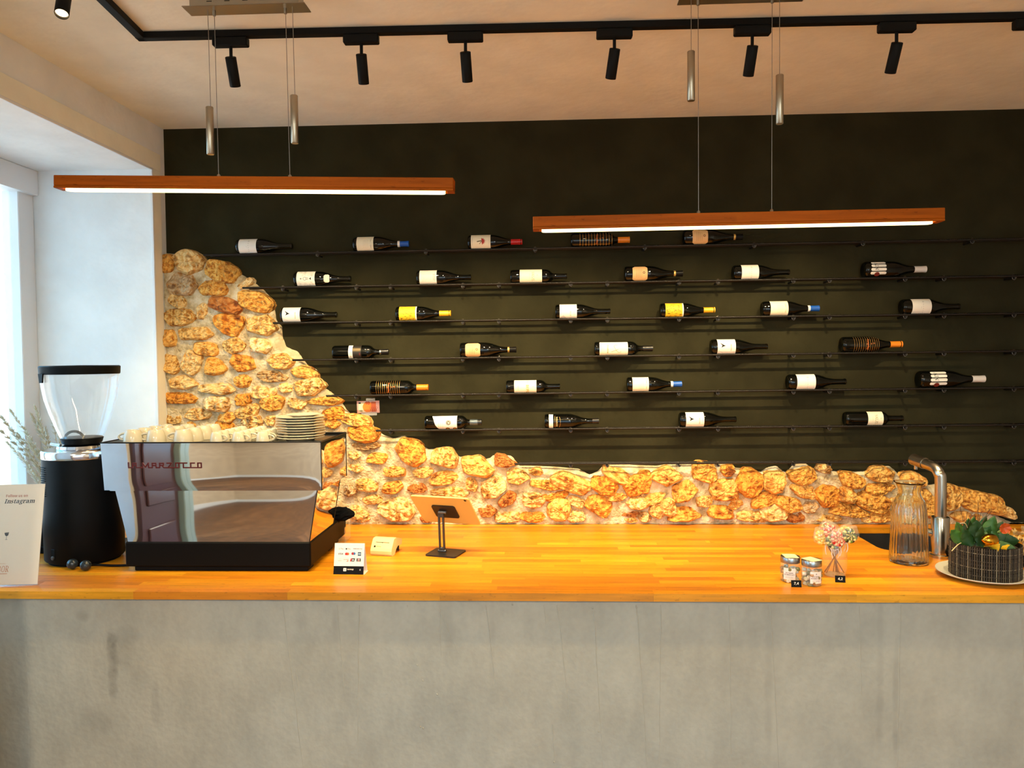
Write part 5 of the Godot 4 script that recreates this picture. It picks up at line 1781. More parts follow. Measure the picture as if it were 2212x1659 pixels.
# ---------------------------------------------------------------- middle: payment card, terminal, tablet, banknote
func build_middle_things() -> void:
	# folded payment card
	var b0 := on_y(752.5, 1241)
	var t := thing("payment_card_stand", "folded white card listing payment logos, black foot band", "card stand", b0, deg_to_rad(-2))
	var w := 0.128
	var h := 0.128
	var tilt := rot(-13, 0, 0)
	var paper_m := M(rgb(236, 224, 212), 0.6)
	part(t, "front_leaf", prism(PackedVector2Array([Vector2(-w / 2, 0), Vector2(w / 2, 0), Vector2(w / 2, h), Vector2(-w / 2, h)]), -0.0006, 0.0), paper_m, Vector3.ZERO, tilt)
	part(t, "rear_leaf", prism(PackedVector2Array([Vector2(-w / 2, -h), Vector2(w / 2, -h), Vector2(w / 2, 0), Vector2(-w / 2, 0)]), -0.0006, 0.0), paper_m, tilt * Vector3(0, h, 0), rot(15, 0, 0))
	part(t, "foot_leaf", block(Vector3(-w / 2, 0.0, -0.062), Vector3(w / 2 + 0.004, 0.0008, -0.002)), paper_m)
	part(t, "black_band", ink(bar(0, 0.017, w, 0.034), 0.0003), M(rgb(14, 14, 14), 0.5), Vector3.ZERO, tilt)
	# px on the enlarged card: x 100..1010 wide, y 50..980 high
	var q := func(x: float, y: float) -> Vector2: return Vector2((x - 545.0) / 920.0 * w, (980.0 - y) / 930.0 * h)
	var put := func(called: String, tris: PackedVector2Array, c: Color, z := 0.0005) -> void:
		part(t, called, ink(tris, z), M(c, 0.6), Vector3.ZERO, tilt)
	var txt := moved(letters("G Pay", 0.0058), q.call(290, 220))
	txt.append_array(moved(letters("Pay", 0.0066), q.call(530, 222)))
	txt.append_array(moved(letters("SAMSUNG Pay", 0.0042, "Droid Sans", 700), q.call(795, 218)))
	put.call("logo_text", txt, rgb(70, 62, 56))
	put.call("apple_mark", poly_tris(disc(0.0032, q.call(448, 220), 14)), rgb(30, 28, 26))
	put.call("card_logo_text", moved(letters("VISA", 0.0072, "Droid Sans", 700, 0.2), q.call(278, 368)), rgb(34, 36, 66))
	put.call("red_disc", poly_tris(disc(0.0056, q.call(452, 370))), rgb(196, 30, 24), 0.0005)
	put.call("orange_disc", poly_tris(disc(0.0056, q.call(500, 370))), rgb(228, 96, 28), 0.0004)
	put.call("red_disc", poly_tris(disc(0.0056, q.call(648, 360))), rgb(150, 30, 40), 0.0005)
	put.call("blue_disc", poly_tris(disc(0.0056, q.call(696, 360))), rgb(20, 106, 168), 0.0004)
	put.call("blue_square", bar(q.call(857, 370).x, q.call(857, 370).y, 0.0145, 0.0145), rgb(26, 58, 84), 0.0004)
	put.call("square_lettering", bar(q.call(857, 368).x, q.call(857, 368).y, 0.012, 0.006), rgb(150, 170, 184), 0.0006)
	var fr := PackedVector2Array()
	for e in [[262, 540, 126, 96], [452, 545, 150, 100]]:
		var c: Vector2 = q.call(e[0], e[1])
		var ww: float = e[2] / 920.0 * w
		var hh: float = e[3] / 930.0 * h
		for z in [[0, hh / 2, ww, 0.0005], [0, -hh / 2, ww, 0.0005], [ww / 2, 0, 0.0005, hh], [-ww / 2, 0, 0.0005, hh]]:
			fr.append_array(bar(c.x + z[0], c.y + z[1], z[2], z[3]))
	fr.append_array(ring(q.call(265, 525), 0.0028, 0.0009, 14))
	fr.append_array(bar(q.call(262, 572).x, q.call(262, 572).y, 0.014, 0.0022))
	put.call("frame_print", fr, rgb(190, 178, 168))
	put.call("card_logo_text", moved(letters("DISCOVER", 0.0032, "Droid Sans", 700), q.call(450, 538)), rgb(96, 60, 50))
	put.call("orange_corner", PackedVector2Array([q.call(450, 592), q.call(526, 560), q.call(526, 592)]), rgb(206, 96, 40))
	put.call("dark_badge", PackedVector2Array([q.call(570, 592), q.call(600, 500), q.call(735, 500), q.call(570, 592), q.call(735, 500), q.call(708, 592)]), rgb(34, 34, 36), 0.0004)
	put.call("red_badge", PackedVector2Array([q.call(570, 592), q.call(600, 500), q.call(640, 500), q.call(570, 592), q.call(640, 500), q.call(612, 592)]), rgb(170, 36, 40), 0.0006)
	put.call("badge_print", bar(q.call(668, 550).x, q.call(668, 550).y, 0.008, 0.005), rgb(200, 200, 200), 0.0006)
	for i in 3:
		put.call("dark_badge", bar(q.call(795 + i * 46, 546).x, q.call(0, 546).y, 0.0055, 0.0125), [rgb(40, 36, 40), rgb(140, 40, 34), rgb(44, 44, 40)][i], 0.0004)
	put.call("badge_print", moved(letters("JCB", 0.0042, "Droid Sans", 700), q.call(840, 546)), rgb(236, 226, 216), 0.0006)
	put.call("white_square", moved(poly_tris(round_rect(0.0128, 0.0128, 0.0015, 3)), q.call(430, 838)), rgb(240, 232, 222), 0.0006)
	put.call("square_mark", moved(letters("S", 0.0075, "Droid Sans", 700), q.call(430, 838)), rgb(14, 14, 14), 0.0009)
	put.call("band_lettering", moved(letters("sumup", 0.0060, "Droid Sans", 700), q.call(600, 836)), rgb(232, 224, 206), 0.0006)
	var wv := PackedVector2Array()
	for i in 3:
		for k in 6:
			var c: Vector2 = q.call(866, 840)
			var r := 0.0022 + i * 0.0022
			wv.append_array(stroke(c + Vector2.from_angle(-0.6 + k * 0.2) * r, c + Vector2.from_angle(-0.4 + k * 0.2) * r, 0.001))
	put.call("contactless_mark", wv, rgb(200, 196, 188), 0.0006)
	# card terminal with printer
	var p0 := on_y(823, 1201)
	var te := thing("card_terminal", "cream card terminal with receipt slot beside the payment card", "card terminal", p0, deg_to_rad(-12))
	var side := PackedVector2Array([Vector2(0.004, 0.006), Vector2(0.012, 0.0), Vector2(0.0, 0.014), Vector2(-0.002, 0.03), Vector2(-0.03, 0.068), Vector2(-0.038, 0.072), Vector2(-0.088, 0.070), Vector2(-0.115, 0.046), Vector2(-0.12, 0.026), Vector2(-0.112, 0.022), Vector2(-0.072, 0.03), Vector2(-0.05, 0.02), Vector2(-0.036, 0.003), Vector2(-0.026, 0.0)])
	side = PackedVector2Array([Vector2(-0.006, 0.0), Vector2(0.0, 0.008), Vector2(0.001, 0.022), Vector2(-0.004, 0.034), Vector2(-0.028, 0.068), Vector2(-0.036, 0.073), Vector2(-0.06, 0.074), Vector2(-0.12, 0.056), Vector2(-0.124, 0.05), Vector2(-0.120, 0.032), Vector2(-0.112, 0.028), Vector2(-0.075, 0.032), Vector2(-0.055, 0.022), Vector2(-0.04, 0.004), Vector2(-0.032, 0.0)])
	var cream := M(rgb(232, 206, 148), 0.35)
	var ts := Soup.new()
	# profile is (z, y); push it along x
	var sw := Basis(Vector3(0, 0, 1), Vector3(0, 1, 0), Vector3(1, 0, 0))
	add_prism(ts, side, -0.052, 0.052, sw)
	part(te, "shell", ts.mesh(), cream)
	var face_d := Vector3(0, 0.034, -0.024).normalized()
	var face_n := Vector3(0, 0.024, 0.034).normalized()
	var fb := Basis(Vector3(1, 0, 0), face_d, face_n)
	var fc := Vector3(0, 0.051, -0.016)
	part(te, "receipt_slot", box(Vector3(0.066, 0.0022, 0.001), 0.0), M(rgb(70, 50, 22), 0.6), fc + face_d * 0.008 + face_n * 0.0003, fb)
	part(te, "paper_tab", ink(PackedVector2Array([Vector2(-0.006, 0), Vector2(0.006, 0), Vector2(0, -0.004)]), 0.001), M(rgb(90, 66, 30), 0.6), fc + face_d * 0.008, fb)
	part(te, "logo_square", box(Vector3(0.0085, 0.0085, 0.0008), 0.0), M(rgb(30, 24, 16), 0.6), fc + face_d * -0.013 + Vector3(-0.034, 0, 0), fb)
	part(te, "lettering", ink(letters("sumup", 0.0058), 0.0008), M(rgb(120, 92, 40), 0.6), fc + face_d * -0.0135 + Vector3(-0.015, 0, 0), fb)
	part(te, "rear_leg", block(Vector3(-0.04, 0, -0.118), Vector3(0.04, 0.034, -0.112), 0.001), M(rgb(70, 52, 24), 0.6))
	# tablet on a stand, its back towards the guests
	var s0 := on_y(963, 1196)
	var st := thing("tablet_stand", "dark grey metal tablet stand with slotted arm on a square foot", "stand", s0, deg_to_rad(-16))
	var gun := M(rgb(74, 78, 84), 0.4, 0.7)
	part(st, "foot_plate", prism(round_rect(0.15, 0.135, 0.012, 5), 0.0, 0.007), M(rgb(44, 42, 42), 0.45, 0.5), Vector3.ZERO, rot(-90, 0, 0))
	var arm_lo := Vector3(-0.012, 0.012, 0.012)
	var arm_hi := Vector3(-0.004, 0.196, 0.022)
	var ad := arm_hi - arm_lo
	var ab := Basis(Vector3(1, 0, 0), ad.normalized(), Vector3(1, 0, 0).cross(ad.normalized())).orthonormalized()
	for e in [-1, 1]:
		var so := Soup.new()
		add_box(so, Vector3(e * 0.0105, ad.length() / 2, 0), Vector3(0.008, ad.length(), 0.013), 0.002)
		part(st, "arm_rail", so.mesh(), gun, arm_lo, ab)
	for f in [0.05, 0.93]:
		var so := Soup.new()
		add_box(so, Vector3(0, ad.length() * f, 0), Vector3(0.029, 0.022, 0.012), 0.002)
		part(st, "arm_bridge", so.mesh(), gun, arm_lo, ab)
	for e in [arm_lo + Vector3(0, 0.004, 0), arm_hi]:
		part(st, "hinge_pin", tube([e - Vector3(0.019, 0, 0), e + Vector3(0.019, 0, 0)], 0.0075, -1, 16), M(rgb(120, 122, 126), 0.3, 0.9))
	var bt := deg_to_rad(46.0)
	var up := Vector3(0, cos(bt), sin(bt))
	var nb := Vector3(0, -sin(bt), cos(bt))
	var tb := Basis(Vector3(1, 0, 0), up, nb)
	var cen := arm_hi + Vector3(0.008, 0.004, -0.014) - nb * 0.0
	part(st, "holder_plate", prism(round_rect(0.115, 0.095, 0.012, 5), -0.0085, -0.0035), M(rgb(52, 44, 38), 0.45, 0.4), cen + up * -0.004 + nb * 0.008, tb)
	var tab := thing("tablet", "cream backed tablet held on the stand with its back to the guests", "tablet", s0 + Basis(Vector3.UP, deg_to_rad(-16)) * (cen + nb * -0.0015), deg_to_rad(-16))
	part(tab, "shell", prism(round_rect(0.284, 0.212, 0.014, 6), -0.0075, 0.0), M(rgb(224, 188, 104), 0.4), Vector3.ZERO, tb)
	part(tab, "screen_glass", prism(round_rect(0.278, 0.206, 0.012, 6), -0.009, -0.0076), M(rgb(12, 12, 14), 0.1), Vector3.ZERO, tb)
	part(tab, "camera_lens", lathe([Vector2(0, 0.0012), Vector2(0.005, 0.0012), Vector2(0.0065, 0.0)], 16), M(rgb(24, 20, 18), 0.2), tb * Vector3(0.124, 0.092, 0.0), tb * rot(90, 0, 0))
	# banknote taped to the wall
	var n0 := on_z(795.5, 879, 0.002)
	var bn := thing("banknote", "pink and orange ten banknote taped to the dark wall", "banknote", Vector3(n0.x, n0.y, 0.002))
	bn.rotation.z = deg_to_rad(1.2)
	var nw := 0.124
	var nh := 0.066
	part(bn, "paper", prism(PackedVector2Array([Vector2(-nw / 2, -nh / 2), Vector2(nw / 2, -nh / 2), Vector2(nw / 2, nh / 2), Vector2(-nw / 2, nh / 2)]), 0.0, 0.0006), M(rgb(236, 176, 160), 0.6))
	part(bn, "pale_field", ink(bar(-0.033, 0.0, 0.04, nh * 0.84), 0.0009), M(rgb(240, 218, 178), 0.6))
	part(bn, "orange_field", ink(poly_tris(disc(0.029, Vector2(-0.002, 0.0), 24)), 0.0011), M(rgb(232, 128, 36), 0.6))
	part(bn, "red_field", ink(bar(0.030, 0.0, 0.026, nh * 0.84), 0.0013), M(rgb(196, 92, 48), 0.6))
	var ac := PackedVector2Array()
	for i in 4:
		ac.append_array(ring(Vector2(0.012 + i * 0.011, -0.006), 0.006, 0.0016, 12))
		ac.append_array(bar(0.012 + i * 0.011, -0.018, 0.002, 0.014))
	part(bn, "arch_print", ink(ac, 0.0015), M(rgb(164, 62, 34), 0.6))
	part(bn, "number_print", ink(moved(letters("10", 0.017, "Droid Sans", 700), Vector2(-0.004, 0.021)), 0.0016), M(rgb(186, 34, 24), 0.6))
	part(bn, "small_number", ink(moved(letters("10", 0.011, "Droid Sans", 700), Vector2(-0.041, -0.022)), 0.0016), M(rgb(70, 92, 50), 0.6))
	part(bn, "flag_print", ink(bar(-0.046, 0.022, 0.012, 0.008), 0.0016), M(rgb(30, 32, 40), 0.6))
	var tape := glass(rgb(220, 220, 220), 0.25)
	part(bn, "tape", box(Vector3(0.05, 0.02, 0.0006), 0.0), tape, Vector3(0.014, nh / 2 + 0.004, 0.0012))
	part(bn, "tape", box(Vector3(0.085, 0.02, 0.0006), 0.0), tape, Vector3(0.004, -nh / 2 - 0.004, 0.0012))

# ---------------------------------------------------------------- right end: jars, lollipops, carafe, tap, plant
func jar(at: Vector3, turn: float, label: String) -> void:
	var t := thing("candy_jar", label, "jar", at, turn, "jars of candies")
	var r := 0.0385
	part(t, "glass", lathe([Vector2(0, 0.002), Vector2(r * 0.9, 0.001), Vector2(r, 0.008), Vector2(r, 0.066), Vector2(r * 0.94, 0.074), Vector2(r * 0.9, 0.076)], 32), glass(rgb(240, 235, 215), 0.12))
	var lid := M(rgb(170, 166, 160), 0.3, 1.0)
	part(t, "lid", lathe([Vector2(r * 0.9, 0.074), Vector2(r * 0.97, 0.075), Vector2(r * 0.99, 0.078), Vector2(r * 0.98, 0.096), Vector2(r * 0.94, 0.0985), Vector2(r * 0.9, 0.0975), Vector2(0, 0.0965)], 32), lid)
	part(t, "lid_seal", ink(bar(0, 0, 0.052, 0.062), 0.0), M(rgb(236, 222, 170), 0.6), Vector3(0, 0.0988, 0), rot(-90, 20, 0))
	var tl := rot(0, 0, 90)
	part(t, "label_paper", ink_round(bar(0.036, 0, 0.046, 0.047), r + 0.0006), M(rgb(236, 220, 208), 0.7), Vector3.ZERO, tl)
	var tx := moved(letters("ZUCKERL", 0.0046, "Droid Serif", 700), Vector2(0.040, 0), -PI / 2)
	tx.append_array(moved(letters("WERKSTATT", 0.0046, "Droid Serif", 700), Vector2(0.033, 0), -PI / 2))
	tx.append_array(moved(text_rows(0.019, 0.026, -0.014, 0.014, 2, 0.0008), Vector2.ZERO))
	tx.append_array(ring(Vector2(0.050, 0), 0.0026, 0.0012, 10))
	# letters run round the jar: turn the print so that the label reads level
	var lv := PackedVector2Array()
	for p in tx:
		lv.append(Vector2(p.x, p.y))
	part(t, "print", ink_round(lv, r + 0.0009), M(rgb(60, 48, 40), 0.7), Vector3.ZERO, tl)
	var cols := [rgb(214, 196, 150), rgb(150, 110, 60), rgb(120, 112, 60), rgb(226, 214, 190), rgb(176, 128, 70)]
	var candy := lathe([Vector2(0, 0), Vector2(0.006, 0.0), Vector2(0.0078, 0.002), Vector2(0.0078, 0.012), Vector2(0.006, 0.014), Vector2(0, 0.014)], 10)
	for i in 46:
		var a := rng.randf() * TAU
		var rr := sqrt(rng.randf()) * (r - 0.014) if i > 26 else r - 0.0125
		part(t, "candy", candy, M(cols[rng.randi() % 5], 0.3), Vector3(cos(a) * rr, 0.006 + (i % 6) * 0.0095, sin(a) * rr), Basis.from_euler(Vector3(rng.randf() * 3, rng.randf() * 3, rng.randf() * 3)))

func price_tag(at: Vector3, text: String, label: String, turn: float) -> void:
	var t := thing("price_tag", label, "price tag", at, turn)
	part(t, "card", box(Vector3(0.038, 0.026, 0.003), 0.0006), M(rgb(16, 16, 15), 0.6), Vector3(0, 0.013, 0), rot(-12, 0, 0))
	part(t, "foot", box(Vector3(0.03, 0.003, 0.016), 0.0006), M(rgb(16, 16, 15), 0.6), Vector3(0, 0.0015, -0.008))
	part(t, "price", ink(letters(text, 0.0095, "Droid Sans", 700, 0.1), 0.0019), M(rgb(226, 220, 206), 0.7), Vector3(0, 0.0135, 0), rot(-12, 0, 0))

func leaf_mesh(len: float, wid: float, curl: float, fold: float) -> ArrayMesh:
	var v := PackedVector3Array()
	var n := PackedVector3Array()
	var idx := PackedInt32Array()
	var nx := 8
	var ny := 10
	for j in ny + 1:
		var u := float(j) / ny
		var w := wid * pow(sin(PI * (0.06 + 0.94 * pow(u, 0.85))), 0.75) * 0.5
		for i in nx + 1:
			var s := float(i) / nx * 2 - 1
			var wav := 0.05 * wid * sin(u * 22.0 + absf(s) * 2.0) * absf(s)
			v.append(Vector3(w * s, len * (u - curl * 0.35 * u * u) , -fold * w * absf(s) * absf(s) + curl * len * u * u * 0.6 + wav))
	for j in ny + 1:
		for i in nx + 1:
			var l := v[j * (nx + 1) + maxi(i - 1, 0)]
			var r := v[j * (nx + 1) + mini(i + 1, nx)]
			var lo := v[maxi(j - 1, 0) * (nx + 1) + i]
			var hi := v[mini(j + 1, ny) * (nx + 1) + i]
			var q := (r - l).cross(hi - lo)
			n.append(q.normalized() if q.length() > 1e-9 else Vector3(0, 0, 1))
	for j in ny:
		for i in nx:
			var q := j * (nx + 1) + i
			idx.append_array([q, q + 1, q + nx + 1, q + 1, q + nx + 2, q + nx + 1])
	return commit(v, n, PackedVector2Array(), idx)

func aim_up(d: Vector3, twist := 0.0) -> Basis:
	d = d.normalized()
	var x := d.cross(Vector3(0, 0, 1))
	if x.length() < 0.05:
		x = Vector3(1, 0, 0)
	x = x.normalized()
	return Basis(x, d, x.cross(d)) * Basis(Vector3.UP, twist)

func build_right_things() -> void:
	jar(on_y(1707, 1254), deg_to_rad(-22), "candy jar with a steel lid next to the black price tag, far from the lollipops")
	jar(on_y(1753, 1262), deg_to_rad(8), "candy jar with a steel lid next to the lollipop glass")
	price_tag(on_y(1720, 1268), "7,4", "small black price tag before the candy jars", deg_to_rad(-4))
	price_tag(on_y(1815, 1258), "4,2", "small black price tag before the lollipop glass", deg_to_rad(-10))
	# lollipops in a glass
	var g0 := on_y(1803, 1243)
	var gl := thing("lollipop_glass", "clear drinking glass holding lollipops", "glass", g0)
	var wall := [Vector2(0, 0.003), Vector2(0.038, 0.002), Vector2(0.042, 0.008), Vector2(0.047, 0.035), Vector2(0.0485, 0.065), Vector2(0.0465, 0.1), Vector2(0.0425, 0.13), Vector2(0.0415, 0.142)]
	part(gl, "glass_wall", lathe(wall, 36), glass(rgb(245, 235, 205), 0.07))
	part(gl, "glass_foot", lathe([Vector2(0, 0.0), Vector2(0.037, 0.0), Vector2(0.039, 0.004), Vector2(0.036, 0.009), Vector2(0, 0.008)], 36), glass(rgb(245, 235, 205), 0.18))
	var swirl := []
	for e in [[[230, 206, 130], [96, 120, 44], [52, 46, 26]], [[226, 140, 110], [196, 24, 22], [232, 206, 170]], [[240, 190, 60], [222, 150, 24], [240, 214, 130]], [[226, 190, 120], [176, 40, 26], [110, 112, 36]]]:
		swirl.append(e)
	var lol := [[1776, 1160, 0.0, 2], [1795, 1148, 0.012, 1], [1801, 1168, 0.028, 0], [1810, 1163, 0.035, 1], [1827, 1152, -0.005, 2], [1835, 1156, 0.03, 0], [1788, 1145, -0.03, 3]]
	var says := ["yellow swirl lollipop leaning outwards on the jar side", "pink and white swirl lollipop at the top of the bunch", "green striped swirl lollipop in the middle of the bunch", "red striped swirl lollipop between two green ones", "yellow swirl lollipop behind the dark striped one", "dark green striped swirl lollipop leaning towards the carafe", "red and green swirl lollipop at the back of the bunch"]
	var k := 0
	for q in lol:
		var c := on_z(q[0], q[1], g0.z + q[2])
		var foot := g0 + Vector3(-(c.x - g0.x) * 0.75, 0.011, -q[2] * 0.5)
		var t := thing("lollipop", says[k], "lollipop", foot, 0.0, "lollipops in the glass")
		var dir := c - foot
		part(t, "stick", tube([Vector3.ZERO, dir * 0.94], 0.0024, -1, 8), M(rgb(150, 92, 34), 0.5))
		# flat coiled sweet: a rope wound outwards, striped
		var nrm := Vector3(0.2 * (1 if k % 2 else -1), 0.15, 1).normalized()
		var bx := nrm.cross(Vector3.UP).normalized()
		var by := bx.cross(nrm) * -1.0
		for s in 3:
			var paths := []
			var coil := []
			for i in 49:
				var a := i / 48.0 * TAU * 2.5
				var r := 0.004 + 0.0245 * i / 48.0
				coil.append(dir + (bx * cos(a + s * 0.0) + by * sin(a)) * r)
			# split the rope into short twists so that the three colours alternate
			for i in 48:
				if i % 3 == s:
					paths.append([coil[i], coil[i].lerp(coil[mini(i + 1, 48)], 1.05)])
			var cc: Array = swirl[q[3]][s]
			part(t, "candy_swirl", tubes(paths, 0.0072, -1, 8), M(rgb(cc[0], cc[1], cc[2]), 0.2))
		var wrap_m := glass(rgb(255, 244, 210), 0.1)
		part(t, "wrapper", lathe([Vector2(0.004, -0.045), Vector2(0.006, -0.036), Vector2(0.028, -0.02), Vector2(0.038, 0.0), Vector2(0.033, 0.02), Vector2(0.016, 0.036), Vector2(0.004, 0.048)], 14), wrap_m, dir, aim_up(dir).scaled_local(Vector3(1.0, 1.0, 0.5)))
		var knot := dir * (1.0 - 0.046 / dir.length())
		var rb := []
		for e in [-1.0, 1.0]:
			rb.append(smooth_path([knot, knot + Vector3(e * 0.012, 0.006, 0.006), knot + Vector3(e * 0.014, -0.014, 0.01), knot + Vector3(e * 0.010, -0.03, 0.008)], 5))
		part(t, "ribbon", tubes(rb, 0.0022, 0.0016, 5), M(rgb(236, 222, 214), 0.6))
		k += 1
	# carafe of ribbed glass
	var c0 := on_y(1963, 1214)
	var ca := thing("carafe", "clear ribbed glass water carafe standing by the tap", "carafe", c0)
	var sc := (c0 - eye).length() / FOCAL
	var out := []
	for q in [[32, 1], [33.5, 4], [33.2, 14], [31.8, 50], [30.5, 85], [29.2, 105], [26.0, 117], [20.5, 126], [19.0, 132], [20.0, 140], [23.5, 148], [27.2, 151.5]]:
		out.append(Vector2(q[0] * sc, q[1] * sc))
	var prof := [Vector2(0, 0.0)] + out
	for i in range(out.size() - 1, -1, -1):
		prof.append(Vector2(out[i].x - 0.0035, out[i].y + (0.0 if i > 0 else 0.010)))
	prof.append(Vector2(0, 0.012))
	var gm := StandardMaterial3D.new()
	gm.albedo_color = Color(0.97, 0.98, 0.95, 0.0)
	gm.refraction_enabled = true
	gm.refraction_scale = 0.05
	gm.transparency = BaseMaterial3D.TRANSPARENCY_ALPHA
	gm.roughness = 0.01
	part(ca, "glass", lathe(prof, 168, 28, 0.0011, 10 * sc, 108 * sc), gm)
	# tap
	var steel := M(rgb(186, 180, 168), 0.24, 1.0)
	var t0 := on_y(2030.5, 1203)
	var ts := (t0 - eye).length() / FOCAL
	var tp := thing("kitchen_tap", "tall brushed steel mixer tap with angled spout at the sink", "tap", t0)
	part(tp, "flange", lathe([Vector2(0, 0), Vector2(18 * ts, 0), Vector2(18 * ts, 5 * ts), Vector2(16 * ts, 6.5 * ts), Vector2(0, 6.5 * ts)], 36), steel)
	part(tp, "valve_body", lathe([Vector2(0, 5 * ts), Vector2(15.5 * ts, 5 * ts), Vector2(15.5 * ts, 74 * ts), Vector2(14.8 * ts, 75 * ts), Vector2(0, 75 * ts)], 36), steel)
	var e0 := on_z(2033, 1130, t0.z) - t0
	var e1 := on_z(2031, 1040, t0.z) - t0
	var e2 := on_z(2029, 1024, t0.z - 0.005) - t0
	var e3 := on_z(2021, 1011, t0.z - 0.03) - t0
	var e4 := on_z(2005, 1004, t0.z - 0.07) - t0
	var e5 := on_z(1975, 993, t0.z - 0.15) - t0
	part(tp, "spout", tube(smooth_path([Vector3(0, e0.y - 0.02, 0), Vector3(0, e1.y, 0), e2, e3, e4, e5], 8), 10.2 * ts, 9.6 * ts, 20), steel)
	var sd := (e5 - e4).normalized()
	part(tp, "spray_head", tube([e5.lerp(e4, 0.75), e5 + sd * 0.008], 10.9 * ts, -1, 20), M(rgb(160, 154, 142), 0.28, 1.0))
	part(tp, "nozzle", lathe([Vector2(0, -0.02), Vector2(0.008, -0.02), Vector2(0.0085, 0.0), Vector2(0, 0.0)], 16), M(rgb(200, 198, 192), 0.15, 1.0), e5.lerp(e4, 0.12) + Vector3(0, -9 * ts, 0))
	part(tp, "lever_hub", tube([Vector3(-0.02, 42 * ts, -0.01), Vector3(-0.056, 46 * ts, -0.02)], 0.0165, -1, 18), steel)
	part(tp, "lever", tube([Vector3(-0.05, 48 * ts, -0.02), Vector3(-0.10, 74 * ts, -0.05)], 0.006, 0.005, 12), steel)
	# plate, planted pot
	var pp := on_y(2124, 1246)
	var sl := 153.0 / 2.0 * (pp - eye).length() / FOCAL
	var pt := thing("saucer_plate", "wide grey stoneware plate under the planted pot", "plate", pp)
	part(pt, "dish", lathe([Vector2(0, 0), Vector2(sl * 0.62, 0.0), Vector2(sl * 0.66, 0.002), Vector2(sl * 0.9, 0.013), Vector2(sl, 0.021), Vector2(sl * 0.995, 0.024), Vector2(sl * 0.9, 0.018), Vector2(sl * 0.66, 0.007), Vector2(0, 0.005)], 48), M(rgb(188, 182, 166), 0.55))
	var pr := 57.0 * (pp - eye).length() / FOCAL
	var ph := 0.135
	var po := thing("planted_pot", "low grey wicker pot planted with primroses and twigs", "plant pot", pp + Vector3(0.006, 0.0055, 0.0))
	var wick := [M(rgb(70, 58, 42), 0.8), M(rgb(46, 37, 27), 0.8), M(rgb(112, 100, 80), 0.8), M(rgb(28, 23, 17), 0.8)]
	part(po, "pot_wall", lathe([Vector2(0, 0), Vector2(pr * 0.97, 0), Vector2(pr * 0.985, ph), Vector2(pr * 0.93, ph), Vector2(pr * 0.92, 0.02), Vector2(0, 0.02)], 48), wick[3])
	var nst := 96
	for i in nst:
		var a := TAU * i / nst
		part(po, "wicker_stake", box(Vector3(0.0046, ph - 0.002, 0.005), 0.0014), wick[[0, 1, 0, 2, 1, 0][i * 7 % 6]], Vector3(cos(a) * pr * 0.985, ph / 2 + 0.001, sin(a) * pr * 0.985), Basis(Vector3.UP, PI / 2 - a))
	for j in 9:
		var p := []
		for i in 65:
			var a := TAU * i / 64
			p.append(Vector3(cos(a), 0, sin(a)) * (pr * 0.99 + 0.0022 * (1 if (i + j) % 2 else -1)) + Vector3(0, 0.01 + j * 0.0145, 0))
		part(po, "wicker_weaver", tube(p, 0.0016, -1, 5), wick[(j * 3 + 1) % 4])
	part(po, "soil", lathe([Vector2(0, ph - 0.012), Vector2(pr * 0.92, ph - 0.016)], 32), M(rgb(48, 34, 22), 0.95))
	var green := []
	for c in [[44, 84, 30], [58, 100, 36], [34, 66, 26], [78, 112, 40]]:
		var m := StandardMaterial3D.new()
		m.albedo_color = rgb(c[0], c[1], c[2])
		m.roughness = 0.5
		m.backlight_enabled = true
		m.backlight = Color(0.12, 0.2, 0.05)
		green.append(m)
	var gr := RandomNumberGenerator.new()
	gr.seed = 91
	# leaves by base and tip in the picture, distance from the middle of the pot, width, tone
	var lv := [[2088, 1176, 2057, 1147, 0.03, 0.05, 1], [2090, 1178, 2072, 1128, -0.02, 0.045, 3], [2098, 1178, 2095, 1122, 0.0, 0.05, 0], [2108, 1178, 2104, 1118, -0.03, 0.05, 1], [2114, 1180, 2116, 1126, 0.04, 0.06, 2], [2122, 1180, 2130, 1116, -0.02, 0.055, 0], [2132, 1178, 2154, 1118, 0.0, 0.06, 1], [2140, 1180, 2172, 1130, -0.04, 0.055, 2], [2150, 1180, 2186, 1142, -0.02, 0.05, 3], [2148, 1186, 2202, 1166, 0.055, 0.085, 2], [2142, 1192, 2196, 1188, 0.075, 0.075, 0], [2126, 1182, 2120, 1140, 0.06, 0.05, 2], [2100, 1180, 2086, 1146, 0.05, 0.045, 2], [2120, 1178, 2142, 1138, 0.02, 0.05, 0]]
	for q in lv:
		var lb := on_z(q[0], q[1], pp.z + q[4]) - po.position
		var lt := on_z(q[2], q[3], pp.z + q[4] * 1.25) - po.position
		lb.y = minf(lb.y, ph)
		var dd := lt - lb
		part(po, "leaf", leaf_mesh(dd.length() * 1.15, q[5], 0.35, 0.4), green[q[6]], lb, aim_up(dd + Vector3(0, 0, -0.3 * dd.length()), gr.randf_range(-0.4, 0.4)))
	for i in 26:
		var a := gr.randf() * TAU
		var d := Vector3(cos(a) * 0.8 - 0.3, 0.7 + gr.randf(), sin(a) * 0.5)
		part(po, "leaf", leaf_mesh(gr.randf_range(0.03, 0.05), gr.randf_range(0.018, 0.03), 0.3, 0.3), green[i % 4], Vector3(gr.randf_range(-0.08, 0.06), ph + gr.randf_range(-0.012, 0.03), gr.randf_range(-0.05, 0.06)), aim_up(d, gr.randf() * 3.0))
	var yel := M(rgb(222, 176, 30), 0.5)
	part(po, "yellow_leaf", leaf_mesh(0.07, 0.05, 0.9, 0.5), yel, Vector3(-0.035, ph + 0.004, 0.085), aim_up(Vector3(-0.15, -0.15, 1.0), 0.2))
